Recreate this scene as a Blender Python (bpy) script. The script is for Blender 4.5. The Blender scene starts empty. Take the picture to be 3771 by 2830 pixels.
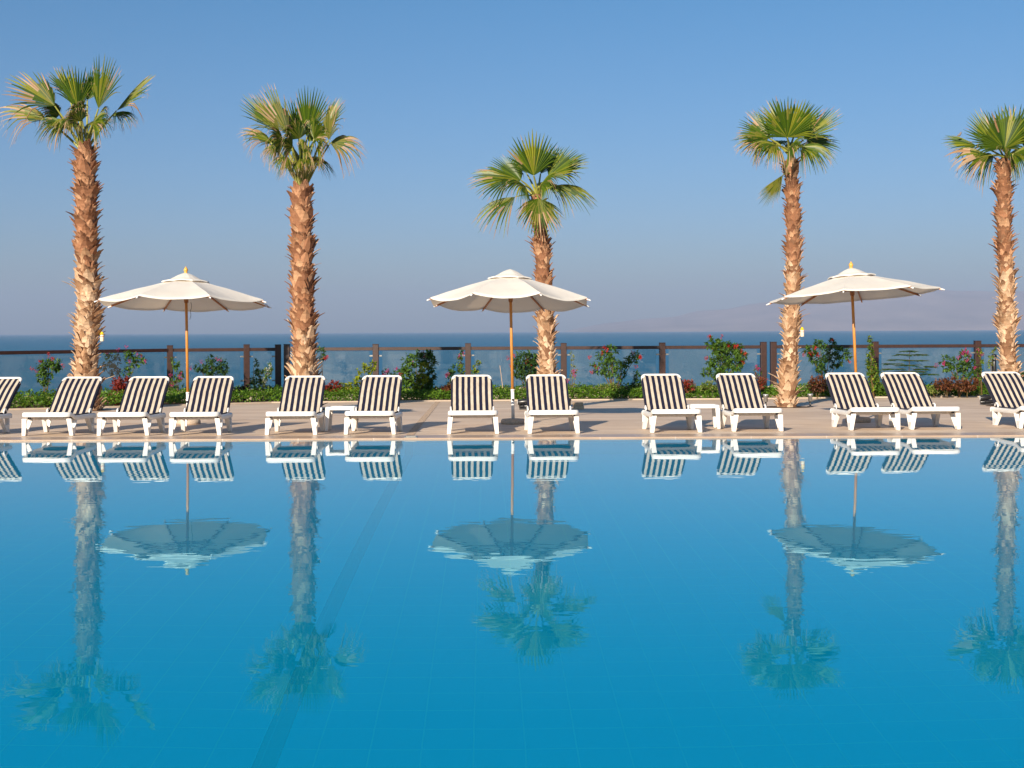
import bpy, math, random
from mathutils import Vector, Matrix, noise

S = bpy.context.scene
COL = S.collection
F, PX, PY, EYE, ROLL = 4714.0, 1790.0, 1220.5, 1.41, 0.0049
WATER_Z = -0.02

def at(px, py, d):
    """a point seen in the photograph at distance d"""
    u, v = px - PX, py - PY
    return Vector(((u - ROLL * v) * d / F, d, EYE - (v + ROLL * u) * d / F))

FALL = 0.0215        # the paving falls away from the pool
def dz(y):
    return -FALL * max(0.0, y - 17.4)

def ground(px, py):
    u, v = px - PX, py - PY
    k = F / (v + ROLL * u)
    d = k * EYE
    if d > 17.4:
        d = k * (EYE - FALL * 17.4) / (1 - k * FALL)
    return Vector(((u - ROLL * v) * d / F, d, dz(d)))

# ------------------------------------------------------------------ materials
def nt(name):
    m = bpy.data.materials.new(name)
    m.use_nodes = True
    t = m.node_tree
    b = t.nodes['Principled BSDF']
    return m, t, b

def N(t, typ, **kw):
    n = t.nodes.new(typ)
    for k, v in kw.items():
        if k.startswith('i_'):
            key = k[2:]
            key = int(key) if key.isdigit() else key.replace('_', ' ')
            n.inputs[key].default_value = v
        else:
            setattr(n, k, v)
    return n

def L(t, a, b):
    t.links.new(a, b)

def ramp(t, fac, stops):
    r = t.nodes.new('ShaderNodeValToRGB')
    e = r.color_ramp.elements
    while len(e) < len(stops):
        e.new(0.5)
    for i, (p, c) in enumerate(stops):
        e[i].position = p
        e[i].color = (*c, 1)
    L(t, fac, r.inputs[0])
    return r.outputs[0]

def mixc(t, fac, a, b, mode='MIX'):
    m = t.nodes.new('ShaderNodeMix')
    m.data_type = 'RGBA'
    m.blend_type = mode
    for key, v in ((0, fac), (6, a), (7, b)):
        if isinstance(v, (int, float)):
            m.inputs[key].default_value = v
        elif isinstance(v, tuple):
            m.inputs[key].default_value = (*v, 1)
        else:
            L(t, v, m.inputs[key])
    return m.outputs[2]

def math_(t, op, a, b=None, clamp=False):
    m = t.nodes.new('ShaderNodeMath')
    m.operation = op
    m.use_clamp = clamp
    for i, v in enumerate((a, b)):
        if v is None:
            continue
        if isinstance(v, (int, float)):
            m.inputs[i].default_value = v
        else:
            L(t, v, m.inputs[i])
    return m.outputs[0]

def coords(t, kind='Object', scale=(1, 1, 1)):
    c = t.nodes.new('ShaderNodeTexCoord')
    mp = t.nodes.new('ShaderNodeMapping')
    mp.inputs['Scale'].default_value = scale
    L(t, c.outputs[kind], mp.inputs[0])
    return mp.outputs[0]

def noise_tex(t, vec, scale, detail=4, rough=0.55):
    n = N(t, 'ShaderNodeTexNoise')
    n.inputs['Scale'].default_value = scale
    n.inputs['Detail'].default_value = detail
    n.inputs['Roughness'].default_value = rough
    if vec is not None:
        L(t, vec, n.inputs['Vector'])
    return n.outputs[0]

def bump(t, b, h, strength=0.3, dist=0.01):
    n = N(t, 'ShaderNodeBump')
    n.inputs['Strength'].default_value = strength
    n.inputs['Distance'].default_value = dist
    L(t, h, n.inputs['Height'])
    L(t, n.outputs[0], b.inputs['Normal'])
    return n.outputs[0]

def simple(name, col, rough=0.5, var=0.12, scale=20, spec=0.5, bmp=0.0, metallic=0.0):
    m, t, b = nt(name)
    n = noise_tex(t, coords(t), scale)
    c2 = tuple(min(1, c * (1 - var)) for c in col)
    c1 = tuple(min(1, c * (1 + var)) for c in col)
    L(t, ramp(t, n, [(0.3, c2), (0.7, c1)]), b.inputs['Base Color'])
    b.inputs['Roughness'].default_value = rough
    b.inputs['Metallic'].default_value = metallic
    b.inputs['Specular IOR Level'].default_value = spec
    if bmp:
        bump(t, b, n, bmp)
    return m

def leafy(name, c_dark, c_light, transl=0.3, rough=0.5, c_third=None):
    """leaf colour that differs from leaf to leaf, partly translucent"""
    m, t, b = nt(name)
    g = N(t, 'ShaderNodeNewGeometry')
    stops = [(0.0, c_dark), (0.75, c_light)]
    if c_third:
        stops.append((1.0, c_third))
    col = ramp(t, g.outputs['Random Per Island'], stops)
    n = noise_tex(t, coords(t), 3.0, 3)
    col = mixc(t, math_(t, 'MULTIPLY', n, 0.5), col, tuple(c * 0.55 for c in c_dark))
    L(t, col, b.inputs['Base Color'])
    b.inputs['Roughness'].default_value = rough
    b.inputs['Specular IOR Level'].default_value = 0.3
    tr = N(t, 'ShaderNodeBsdfTranslucent')
    L(t, mixc(t, 1.0, col, (1.1, 1.15, 0.7), 'MULTIPLY'), tr.inputs[0])
    mx = N(t, 'ShaderNodeMixShader')
    mx.inputs[0].default_value = transl
    L(t, b.outputs[0], mx.inputs[1])
    L(t, tr.outputs[0], mx.inputs[2])
    L(t, mx.outputs[0], t.nodes['Material Output'].inputs[0])
    return m

M = {}
M['plastic'] = simple('white_plastic', (0.80, 0.77, 0.73), 0.38, 0.05, 6, 0.45)
M['rubber'] = simple('grey_rubber', (0.12, 0.12, 0.12), 0.8)
M['metal_white'] = simple('painted_pole_metal', (0.74, 0.74, 0.73), 0.35, 0.04)
M['black'] = simple('black_plastic', (0.015, 0.015, 0.017), 0.3)
M['steel'] = simple('dull_steel', (0.32, 0.31, 0.29), 0.35, 0.15, 30, 0.5, 0, 0.7)
M['yellow'] = simple('yellow_plastic', (0.75, 0.50, 0.02), 0.35)
M['bottle'] = simple('cloudy_bottle_plastic', (0.72, 0.66, 0.52), 0.3)
M['bait'] = simple('brown_bait', (0.16, 0.07, 0.03), 0.5)
M['red_paint'] = simple('red_label', (0.5, 0.03, 0.03), 0.5)
M['brick'] = simple('pale_brick', (0.52, 0.36, 0.23), 0.85, 0.2, 30, 0.2, 0.3)
M['soil'] = simple('dark_soil', (0.09, 0.055, 0.035), 0.95, 0.35, 25, 0.1, 0.6)
M['stem'] = simple('green_brown_stem', (0.12, 0.075, 0.03), 0.8, 0.3, 30, 0.2)
M['feather'] = simple('grey_feather', (0.20, 0.17, 0.16), 0.8, 0.2, 40, 0.1)
M['petiole'] = simple('palm_leaf_stalk', (0.26, 0.26, 0.05), 0.45, 0.2, 10, 0.3)

M['leaf_a'] = leafy('shrub_leaf_mid', (0.05, 0.115, 0.014), (0.12, 0.23, 0.03), 0.3)
M['leaf_dark'] = leafy('shrub_leaf_dark', (0.022, 0.062, 0.014), (0.07, 0.15, 0.03), 0.25)
M['leaf_lime'] = leafy('lime_leaf', (0.14, 0.20, 0.015), (0.38, 0.42, 0.03), 0.35)
M['leaf_pale'] = leafy('pale_variegated_leaf', (0.14, 0.19, 0.035), (0.38, 0.40, 0.12), 0.3)
M['leaf_red'] = leafy('red_coleus_leaf', (0.14, 0.015, 0.012), (0.40, 0.06, 0.035), 0.25)
M['leaf_rust'] = leafy('rust_coleus_leaf', (0.11, 0.035, 0.015), (0.26, 0.10, 0.04), 0.2)
M['leaf_maroon'] = leafy('maroon_coleus_leaf', (0.035, 0.012, 0.008), (0.12, 0.045, 0.025), 0.15)
M['leaf_cover'] = leafy('ground_cover_leaf', (0.07, 0.16, 0.014), (0.17, 0.32, 0.03), 0.35, 0.5, (0.28, 0.38, 0.05))
M['flower_red'] = leafy('red_flower', (0.55, 0.02, 0.02), (0.80, 0.06, 0.05), 0.25)
M['flower_pink'] = leafy('pink_flower', (0.50, 0.03, 0.16), (0.75, 0.10, 0.30), 0.25)
M['flower_white'] = leafy('white_flower', (0.6, 0.62, 0.45), (0.85, 0.85, 0.72), 0.2)
M['palm_leaf'] = leafy('palm_leaf', (0.032, 0.074, 0.007), (0.125, 0.195, 0.011), 0.32, 0.40, (0.33, 0.32, 0.03))
M['palm_leaf_old'] = leafy('yellowed_palm_leaf', (0.14, 0.16, 0.02), (0.29, 0.26, 0.05), 0.35, 0.5)
M['palm_dry'] = leafy('dry_palm_leaf', (0.36, 0.20, 0.10), (0.60, 0.42, 0.26), 0.3, 0.7)

def boots_mat(name, cols):
    m, t, b = nt(name)
    g = N(t, 'ShaderNodeNewGeometry')
    c = ramp(t, g.outputs['Random Per Island'], cols)
    fib = noise_tex(t, coords(t, scale=(30, 30, 5)), 3.0, 5, 0.7)
    c = mixc(t, ramp(t, fib, [(0.35, (0.45, 0.45, 0.45)), (0.6, (0, 0, 0))]), c, (0.13, 0.055, 0.025))
    L(t, c, b.inputs['Base Color'])
    b.inputs['Roughness'].default_value = 0.8
    b.inputs['Specular IOR Level'].default_value = 0.2
    bump(t, b, fib, 0.5, 0.006)
    return m
M['boot_low'] = boots_mat('cut_leaf_base_pale', [(0.0, (0.27, 0.15, 0.085)), (0.35, (0.50, 0.305, 0.175)), (1.0, (0.77, 0.575, 0.395))])
M['boot_high'] = boots_mat('cut_leaf_base_brown', [(0.0, (0.22, 0.10, 0.055)), (0.6, (0.42, 0.205, 0.11)), (1.0, (0.60, 0.36, 0.21))])
M['bark'] = boots_mat('palm_fibre', [(0.0, (0.17, 0.085, 0.045)), (1.0, (0.20, 0.10, 0.055))])

def wood(name, c1, c2, rough=0.4, scale=(3, 3, 0.4)):
    m, t, b = nt(name)
    n = noise_tex(t, coords(t, scale=scale), 12, 5, 0.6)
    L(t, ramp(t, n, [(0.3, c1), (0.7, c2)]), b.inputs['Base Color'])
    b.inputs['Roughness'].default_value = rough
    bump(t, b, n, 0.1, 0.003)
    return m
M['pole_wood'] = wood('varnished_pole_wood', (0.42, 0.16, 0.030), (0.62, 0.27, 0.055))
M['rib_wood'] = wood('varnished_rib_wood', (0.28, 0.095, 0.025), (0.40, 0.15, 0.04))
M['finial'] = wood('finial_wood', (0.62, 0.30, 0.05), (0.75, 0.40, 0.08))
M['fence_wood'] = wood('dark_red_brown_timber', (0.019, 0.0055, 0.003), (0.042, 0.012, 0.007), 0.5, (1, 1, 1))

def canvas():
    m, t, b = nt('cream_canvas')
    n = noise_tex(t, coords(t), 2.5, 4)
    col = ramp(t, n, [(0.3, (0.80, 0.76, 0.69)), (0.7, (0.86, 0.83, 0.77))])
    L(t, col, b.inputs['Base Color'])
    b.inputs['Roughness'].default_value = 0.9
    b.inputs['Specular IOR Level'].default_value = 0.1
    w = N(t, 'ShaderNodeTexNoise'); w.inputs['Scale'].default_value = 6
    L(t, coords(t), w.inputs['Vector'])
    bump(t, b, w.outputs[0], 0.25, 0.02)
    tr = N(t, 'ShaderNodeBsdfTranslucent')
    tr.inputs[0].default_value = (0.80, 0.66, 0.50, 1)
    mx = N(t, 'ShaderNodeMixShader'); mx.inputs[0].default_value = 0.26
    L(t, b.outputs[0], mx.inputs[1]); L(t, tr.outputs[0], mx.inputs[2])
    L(t, mx.outputs[0], t.nodes['Material Output'].inputs[0])
    return m
M['canvas'] = canvas()

def sling():
    m, t, b = nt('navy_and_cream_striped_mesh')
    c = N(t, 'ShaderNodeTexCoord')
    sx = N(t, 'ShaderNodeSeparateXYZ'); L(t, c.outputs['Object'], sx.inputs[0])
    wob = noise_tex(t, coords(t, scale=(1, 2.5, 2.5)), 2.0, 2)
    x = math_(t, 'ADD', sx.outputs[0], math_(t, 'MULTIPLY', math_(t, 'SUBTRACT', wob, 0.5), 0.012))
    s = math_(t, 'COSINE', math_(t, 'MULTIPLY', x, 2 * math.pi / 0.0856))
    f = math_(t, 'MULTIPLY', math_(t, 'ADD', s, -0.10), 7.0)
    f = math_(t, 'ADD', f, 0.5, True)
    dirt = noise_tex(t, coords(t), 9, 4)
    cream = ramp(t, dirt, [(0.3, (0.51, 0.43, 0.33)), (0.7, (0.62, 0.54, 0.43))])
    col = mixc(t, f, (0.013, 0.015, 0.036), cream)
    L(t, col, b.inputs['Base Color'])
    b.inputs['Roughness'].default_value = 0.85
    b.inputs['Specular IOR Level'].default_value = 0.15
    tr = N(t, 'ShaderNodeBsdfTranslucent'); L(t, col, tr.inputs[0])
    mx = N(t, 'ShaderNodeMixShader'); mx.inputs[0].default_value = 0.15
    L(t, b.outputs[0], mx.inputs[1]); L(t, tr.outputs[0], mx.inputs[2])
    L(t, mx.outputs[0], t.nodes['Material Output'].inputs[0])
    return m
M['sling'] = sling()
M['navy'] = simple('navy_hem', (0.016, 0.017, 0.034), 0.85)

def stone(name, cols, tile=(0, 0), joint=(0.33, 0.26, 0.2), streak=(0.35, 3.0, 1), rough=0.6, jw=0.012):
    m, t, b = nt(name)
    v = coords(t, scale=streak)
    n1 = noise_tex(t, v, 2.2, 7, 0.62)
    n2 = noise_tex(t, coords(t), 0.55, 3)
    n3 = noise_tex(t, coords(t), 60, 3)
    c = ramp(t, n1, [(0.25, cols[0]), (0.5, cols[1]), (0.75, cols[2])])
    c = mixc(t, ramp(t, n2, [(0.45, (0, 0, 0)), (0.75, (0.55, 0.55, 0.55))]), c, cols[0])
    c = mixc(t, math_(t, 'MULTIPLY', n3, 0.25), c, tuple(x * 0.75 for x in cols[1]))
    h = n1
    if tile[0]:
        tc = N(t, 'ShaderNodeTexCoord')
        sx = N(t, 'ShaderNodeSeparateXYZ'); L(t, tc.outputs['Object'], sx.inputs[0])
        row = math_(t, 'FLOOR', math_(t, 'DIVIDE', sx.outputs[1], tile[1]))
        fx = math_(t, 'FRACT', math_(t, 'ADD', math_(t, 'DIVIDE', sx.outputs[0], tile[0]), math_(t, 'MULTIPLY', row, 0.5)))
        fy = math_(t, 'FRACT', math_(t, 'DIVIDE', sx.outputs[1], tile[1]))
        jx = math_(t, 'LESS_THAN', fx, jw * 0.6 / tile[0])
        jy = math_(t, 'LESS_THAN', fy, jw / tile[1])
        j = math_(t, 'MAXIMUM', jx, jy)
        # each slab its own tone
        cell = N(t, 'ShaderNodeTexWhiteNoise'); cell.noise_dimensions = '2D'
        cx = N(t, 'ShaderNodeCombineXYZ')
        L(t, math_(t, 'FLOOR', math_(t, 'ADD', math_(t, 'DIVIDE', sx.outputs[0], tile[0]), math_(t, 'MULTIPLY', row, 0.5))), cx.inputs[0])
        L(t, row, cx.inputs[1]); L(t, cx.outputs[0], cell.inputs[0])
        c = mixc(t, math_(t, 'MULTIPLY', cell.outputs[0], 0.35), c, cols[0])
        c = mixc(t, j, c, joint)
    L(t, c, b.inputs['Base Color'])
    b.inputs['Roughness'].default_value = rough
    b.inputs['Specular IOR Level'].default_value = 0.35
    bump(t, b, h, 0.15, 0.006)
    return m
M['deck'] = stone('travertine_deck', [(0.50, 0.35, 0.235), (0.75, 0.575, 0.42), (0.88, 0.74, 0.585)], (1.2, 0.6), (0.62, 0.50, 0.42))
M['coping'] = stone('coping_stone', [(0.34, 0.22, 0.15), (0.46, 0.33, 0.24), (0.54, 0.41, 0.32)], (1.0, 0.5), (0.6, 0.48, 0.40), (0.5, 4, 1), 0.35)
M['kerb'] = stone('kerb_stone', [(0.36, 0.28, 0.22), (0.48, 0.39, 0.31), (0.56, 0.47, 0.39)])
M['concrete'] = simple('cast_concrete', (0.50, 0.40, 0.31), 0.9, 0.25, 60, 0.2, 0.5)
M['pebble'] = simple('exposed_pebble_strip', (0.58, 0.42, 0.29), 0.9, 0.55, 45, 0.2, 0.8)

def pool_tiles(name, c_lo, c_hi, grout):
    m, t, b = nt(name)
    tc = N(t, 'ShaderNodeTexCoord')
    sx = N(t, 'ShaderNodeSeparateXYZ'); L(t, tc.outputs['Object'], sx.inputs[0])
    P = 0.24
    ms = []
    for k, w in ((0, 0.03), (1, 0.03), (2, 0.03)):
        fr = math_(t, 'FRACT', math_(t, 'DIVIDE', math_(t, 'ADD', sx.outputs[k], 0.071), P))
        ms.append(math_(t, 'LESS_THAN', fr, w))
    g = math_(t, 'MAXIMUM', math_(t, 'MAXIMUM', ms[0], ms[1]), ms[2])
    n = noise_tex(t, coords(t), 0.22, 4)
    c = ramp(t, n, [(0.35, c_lo), (0.65, c_hi)])
    c = mixc(t, math_(t, 'MULTIPLY', g, 0.55), c, grout)
    L(t, c, b.inputs['Base Color'])
    b.inputs['Roughness'].default_value = 0.5
    return m
M['pool'] = pool_tiles('pool_tile', (0.0, 0.45, 1.0), (0.0, 0.52, 1.0), (0.10, 0.76, 1.0))
M['lane'] = pool_tiles('lane_tile', (0.0, 0.05, 0.26), (0.0, 0.06, 0.29), (0.02, 0.14, 0.40))

def water_mat():
    m = bpy.data.materials.new('pool_water'); m.use_nodes = True
    t = m.node_tree
    t.nodes.remove(t.nodes['Principled BSDF'])
    n1 = noise_tex(t, coords(t, scale=(0.45, 1.0, 1)), 6.0, 2, 0.5)
    n2 = noise_tex(t, coords(t, scale=(0.7, 1.2, 1)), 0.9, 2, 0.5)
    h = math_(t, 'ADD', math_(t, 'MULTIPLY', n1, 0.00065), math_(t, 'MULTIPLY', n2, 0.0006))
    bp = N(t, 'ShaderNodeBump'); bp.inputs['Strength'].default_value = 1.0
    bp.inputs['Distance'].default_value = 0.8
    L(t, h, bp.inputs['Height'])
    rf = N(t, 'ShaderNodeBsdfRefraction'); rf.inputs['Roughness'].default_value = 0.0
    rf.inputs['IOR'].default_value = 1.333; rf.inputs['Color'].default_value = (.9, 1, 1, 1)
    gl = N(t, 'ShaderNodeBsdfGlossy'); gl.inputs['Roughness'].default_value = 0.0
    fr = N(t, 'ShaderNodeFresnel'); fr.inputs[0].default_value = 1.42
    L(t, ramp(t, fr.outputs[0], [(.20, (.15, .84, 1.0)), (.62, (1.0, 1.0, 1.0))]), gl.inputs['Color'])
    for q in (rf, gl, fr):
        L(t, bp.outputs[0], q.inputs['Normal'])
    mx = N(t, 'ShaderNodeMixShader'); L(t, fr.outputs[0], mx.inputs[0])
    di = N(t, 'ShaderNodeBsdfDiffuse'); di.inputs[0].default_value = (0.0, .64, 1.0, 1)
    m0 = N(t, 'ShaderNodeMixShader'); m0.inputs[0].default_value = .36
    L(t, rf.outputs[0], m0.inputs[1]); L(t, di.outputs[0], m0.inputs[2])
    L(t, m0.outputs[0], mx.inputs[1]); L(t, gl.outputs[0], mx.inputs[2])
    L(t, mx.outputs[0], t.nodes['Material Output'].inputs[0])
    return m
M['water'] = water_mat()

def sea_mat():
    m, t, b = nt('sea_water')
    n0 = noise_tex(t, coords(t, scale=(0.4, 1, 1)), 0.004, 5, 0.6)
    L(t, ramp(t, n0, [(0.3, (0.001, 0.098, 0.185)), (0.7, (0.002, 0.122, 0.21))]), b.inputs['Base Color'])
    b.inputs['Roughness'].default_value = 0.38
    b.inputs['IOR'].default_value = 1.333
    n = noise_tex(t, coords(t, scale=(0.5, 1, 1)), 0.5, 5, 0.6)
    bump(t, b, n, 1.0, 0.5)
    return m
M['sea'] = sea_mat()

def glass_mat():
    m = bpy.data.materials.new('balustrade_glass'); m.use_nodes = True
    t = m.node_tree
    t.nodes.remove(t.nodes['Principled BSDF'])
    fr = N(t, 'ShaderNodeFresnel'); fr.inputs[0].default_value = 1.5
    tr = N(t, 'ShaderNodeBsdfTransparent'); tr.inputs[0].default_value = (0.93, 0.965, 0.955, 1)
    gl = N(t, 'ShaderNodeBsdfGlossy'); gl.inputs['Roughness'].default_value = 0.02
    di = N(t, 'ShaderNodeBsdfDiffuse'); di.inputs[0].default_value = (0.75, 0.78, 0.78, 1)
    sm = noise_tex(t, coords(t, scale=(2, 2, 0.6)), 1.5, 5, 0.7)
    dust = ramp(t, sm, [(0.40, (0.02, 0.02, 0.02)), (0.8, (0.045, 0.045, 0.045))])
    m1 = N(t, 'ShaderNodeMixShader'); L(t, dust, m1.inputs[0])
    L(t, tr.outputs[0], m1.inputs[1]); L(t, di.outputs[0], m1.inputs[2])
    m2 = N(t, 'ShaderNodeMixShader'); L(t, fr.outputs[0], m2.inputs[0])
    L(t, m1.outputs[0], m2.inputs[1]); L(t, gl.outputs[0], m2.inputs[2])
    L(t, m2.outputs[0], t.nodes['Material Output'].inputs[0])
    return m
M['glass'] = glass_mat()
M['hill'] = simple('bare_hill_rock', (0.33, 0.24, 0.20), 0.95, 0.3, 0.0012, 0.05)

# ------------------------------------------------------------------ mesh builder
class MB:
    def __init__(self):
        self.v, self.f, self.m = [], [], []
    def add(self, vs, fs, mi=0):
        o = len(self.v)
        self.v.extend([tuple(p) for p in vs])
        for f in fs:
            self.f.append(tuple(i + o for i in f)); self.m.append(mi)
    def box(self, c, s, mi=0, rot=None, taper=None):
        cx, cy, cz = c; hx, hy, hz = s[0] / 2, s[1] / 2, s[2] / 2
        tx, ty = taper or (1, 1)
        vs = []
        for z, k in ((-hz, 0), (hz, 1)):
            ax, ay = (hx * (tx if k == 0 else 1), hy * (ty if k == 0 else 1))
            vs += [(-ax, -ay, z), (ax, -ay, z), (ax, ay, z), (-ax, ay, z)]
        vs = [Vector(p) for p in vs]
        if rot:
            vs = [rot @ p for p in vs]
        vs = [p + Vector(c) for p in vs]
        self.add(vs, [(0, 3, 2, 1), (4, 5, 6, 7), (0, 1, 5, 4), (1, 2, 6, 5), (2, 3, 7, 6), (3, 0, 4, 7)], mi)
    def hexa(self, b4, t4, mi=0):
        self.add(list(b4) + list(t4), [(0, 3, 2, 1), (4, 5, 6, 7), (0, 1, 5, 4), (1, 2, 6, 5), (2, 3, 7, 6), (3, 0, 4, 7)], mi)
    def tube(self, pts, rads, seg=10, mi=0, cap=True, flat=1.0):
        pts = [Vector(p) for p in pts]
        if isinstance(rads, (int, float)):
            rads = [rads] * len(pts)
        o = len(self.v); n = len(pts)
        prev = None
        for i, p in enumerate(pts):
            d = (pts[min(i + 1, n - 1)] - pts[max(i - 1, 0)]).normalized()
            if prev is None:
                a = Vector((1, 0, 0)) if abs(d.x) < 0.9 else Vector((0, 1, 0))
                u = (a - d * a.dot(d)).normalized()
            else:
                u = (prev - d * prev.dot(d)).normalized()
            prev = u
            w = d.cross(u)
            for k in range(seg):
                a = 2 * math.pi * k / seg
                self.v.append(tuple(p + (u * math.cos(a) + w * math.sin(a) * flat) * rads[i]))
        for i in range(n - 1):
            for k in range(seg):
                a, b = o + i * seg + k, o + i * seg + (k + 1) % seg
                self.f.append((a, b, b + seg, a + seg)); self.m.append(mi)
        if cap:
            self.f.append(tuple(o + k for k in range(seg))[::-1]); self.m.append(mi)
            self.f.append(tuple(o + (n - 1) * seg + k for k in range(seg))); self.m.append(mi)
    def lathe(self, c, prof, seg=24, mi=0):
        o = len(self.v)
        for r, z in prof:
            for k in range(seg):
                a = 2 * math.pi * k / seg
                self.v.append((c[0] + r * math.cos(a), c[1] + r * math.sin(a), c[2] + z))
        for i in range(len(prof) - 1):
            for k in range(seg):
                a, b = o + i * seg + k, o + i * seg + (k + 1) % seg
                self.f.append((a, b, b + seg, a + seg)); self.m.append(mi)
        self.f.append(tuple(o + k for k in range(seg))[::-1]); self.m.append(mi)
        self.f.append(tuple(o + (len(prof) - 1) * seg + k for k in range(seg))); self.m.append(mi)
    def build(self, name, mats, parent=None, smooth=False, bevel=0, subsurf=0, loc=None):
        me = bpy.data.meshes.new(name)
        me.from_pydata(self.v, [], self.f)
        if not isinstance(mats, (list, tuple)):
            mats = [mats]
        for mm in mats:
            me.materials.append(mm)
        me.polygons.foreach_set('material_index', self.m)
        if smooth:
            me.polygons.foreach_set('use_smooth', [True] * len(self.f))
        me.update()
        o = bpy.data.objects.new(name, me)
        COL.objects.link(o)
        if parent is not None:
            o.parent = parent
        if loc is not None:
            o.location = loc
        if bevel:
            b = o.modifiers.new('bevel', 'BEVEL'); b.width = bevel; b.segments = 2
            b.limit_method = 'ANGLE'; b.angle_limit = math.radians(35)
        if subsurf:
            s = o.modifiers.new('sub', 'SUBSURF'); s.levels = subsurf; s.render_levels = subsurf
        return o

def tag(o, label=None, cat=None, group=None, kind=None):
    if label: o['label'] = label
    if cat: o['category'] = cat
    if group: o['group'] = group
    if kind: o['kind'] = kind
    return o

def thing(name, label, cat, loc=(0, 0, 0), rz=0, group=None):
    o = bpy.data.objects.new(name, None); COL.objects.link(o)
    o.empty_display_size = 0.2
    o.location = loc; o.rotation_euler = (0, 0, rz)
    return tag(o, label, cat, group)

def copy_tree(o, parent=None):
    c = o.copy(); COL.objects.link(c)
    if parent is not None:
        c.parent = parent
    for ch in list(o.children):
        copy_tree(ch, c)
    return c

def smooth_path(pts, n=8):
    pts = [Vector(p) for p in pts]
    out = []
    P = [pts[0] * 2 - pts[1]] + pts + [pts[-1] * 2 - pts[-2]]
    for i in range(1, len(P) - 2):
        for k in range(n):
            t = k / n
            a, b, c, d = P[i - 1], P[i], P[i + 1], P[i + 2]
            out.append(0.5 * ((2 * b) + (c - a) * t + (2 * a - 5 * b + 4 * c - d) * t * t + (3 * b - a - 3 * c + d) * t ** 3))
    out.append(pts[-1])
    return out

# ------------------------------------------------------------------ setting
EDGE = 16.95      # far water line
SEA_Z = -14.0

def sheet(name, pts, z, mat, kind='structure', thick=None):
    mb = MB()
    n = len(pts)
    if thick:
        vs = [(x, y, z) for x, y in pts] + [(x, y, z - thick) for x, y in pts]
        mb.add(vs, [tuple(range(n)), tuple(range(2 * n - 1, n - 1, -1))] + [(i, i + n, (i + 1) % n + n, (i + 1) % n) for i in range(n)])
    else:
        mb.add([(x, y, z) for x, y in pts], [tuple(range(n))])
    return tag(mb.build(name, mat), kind=kind)

# planter edge, fence line (plan view)
_e = [ground(px, py) for px, py in ((30, 1511), (400, 1502), (1000, 1485), (1600, 1479), (2300, 1474), (2700, 1471.5), (3200, 1466), (3740, 1463))]
EDGE_PTS = [(-24, 19.0)] + [(p.x, p.y) for p in _e] + [(26, _e[-1].y + .9)]
FD = 33.5; PPM = F / FD
FENCE_BEND = (-8.10, 32.8)
def fence_y(x):
    if x < FENCE_BEND[0]:
        return FENCE_BEND[1] + (x - FENCE_BEND[0]) * (32.8 - 29.6) / (11.24 - 8.1)
    return 32.8 + 0.7 * min(1, (x + 8.1) / 2.6) + max(0, x - 4) * 0.02
def edge_y(x):
    for (x0, y0), (x1, y1) in zip(EDGE_PTS, EDGE_PTS[1:]):
        if x0 <= x <= x1:
            return y0 + (y1 - y0) * (x - x0) / (x1 - x0)
    return EDGE_PTS[-1][1]

sheet('sea', [(-26000, 40), (26000, 40), (26000, 17500), (-26000, 17500)], SEA_Z, M['sea'])
mb = MB()
# far deck (between coping and planter), side decks, near deck
far = [(-22, 17.4), (22, 17.4)] + [(x, y) for x, y in reversed(EDGE_PTS)]
def deck_poly(pts):
    n = len(pts)
    mb.add([(x, y, dz(y)) for x, y in pts], [tuple(range(n))])
deck_poly([(-24, 17.4), (26, 17.4)] + EDGE_PTS[::-1])
deck_poly([(-40, -14), (-14.45, -14), (-14.45, 17.4), (-24, 17.4), (-40, 4)])
deck_poly([(15.45, -14), (40, -14), (40, 17.4), (15.45, 17.4)])
deck_poly([(-14.45, -14), (15.45, -14), (15.45, 0.75), (-14.45, 0.75)])
tag(mb.build('deck', M['deck']), kind='structure')
# coping ring
mb = MB()
def cop(x0, y0, x1, y1):
    mb.add([(x0, y0, 0.0), (x1, y0, 0.0), (x1, y1, 0.0), (x0, y1, 0.0),
            (x0, y0, -0.06), (x1, y0, -0.06), (x1, y1, -0.06), (x0, y1, -0.06)],
           [(0, 1, 2, 3), (7, 6, 5, 4), (0, 4, 5, 1), (1, 5, 6, 2), (2, 6, 7, 3), (3, 7, 4, 0)])
cop(-14.45, EDGE, 15.45, 17.4)
cop(-14.45, 0.75, 15.45, 1.2)
cop(-14.45, 1.2, -14.0, EDGE)
cop(15.0, 1.2, 15.45, EDGE)
tag(mb.build('pool_coping', M['coping'], bevel=0.003), kind='structure')
# pool shell
mb = MB()
X0, X1, Y0, Y1, ZF = -14.0, 15.0, 1.2, EDGE - 0.42, -1.55
mb.add([(X0, Y0, ZF), (X1, Y0, ZF), (X1, Y1, ZF), (X0, Y1, ZF)], [(0, 1, 2, 3)])
mb.add([(X0, Y1, ZF), (X1, Y1, ZF), (X1, Y1, -0.14), (X0, Y1, -0.14)], [(0, 1, 2, 3)])
mb.add([(X0, Y0, ZF), (X1, Y0, ZF), (X1, Y0, -0.06), (X0, Y0, -0.06)], [(3, 2, 1, 0)])
mb.add([(X0, Y0, ZF), (X0, Y1, ZF), (X0, Y1, -0.06), (X0, Y0, -0.06)], [(0, 1, 2, 3)])
mb.add([(X1, Y0, ZF), (X1, Y1, ZF), (X1, Y1, -0.06), (X1, Y0, -0.06)], [(3, 2, 1, 0)])
tag(mb.build('pool_shell', M['pool']), kind='structure')
sheet('pool_ledge', [(X0, Y1), (X1, Y1), (X1, EDGE + 0.01), (X0, EDGE + 0.01)], -0.14, M['coping'])
mb = MB()
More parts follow.
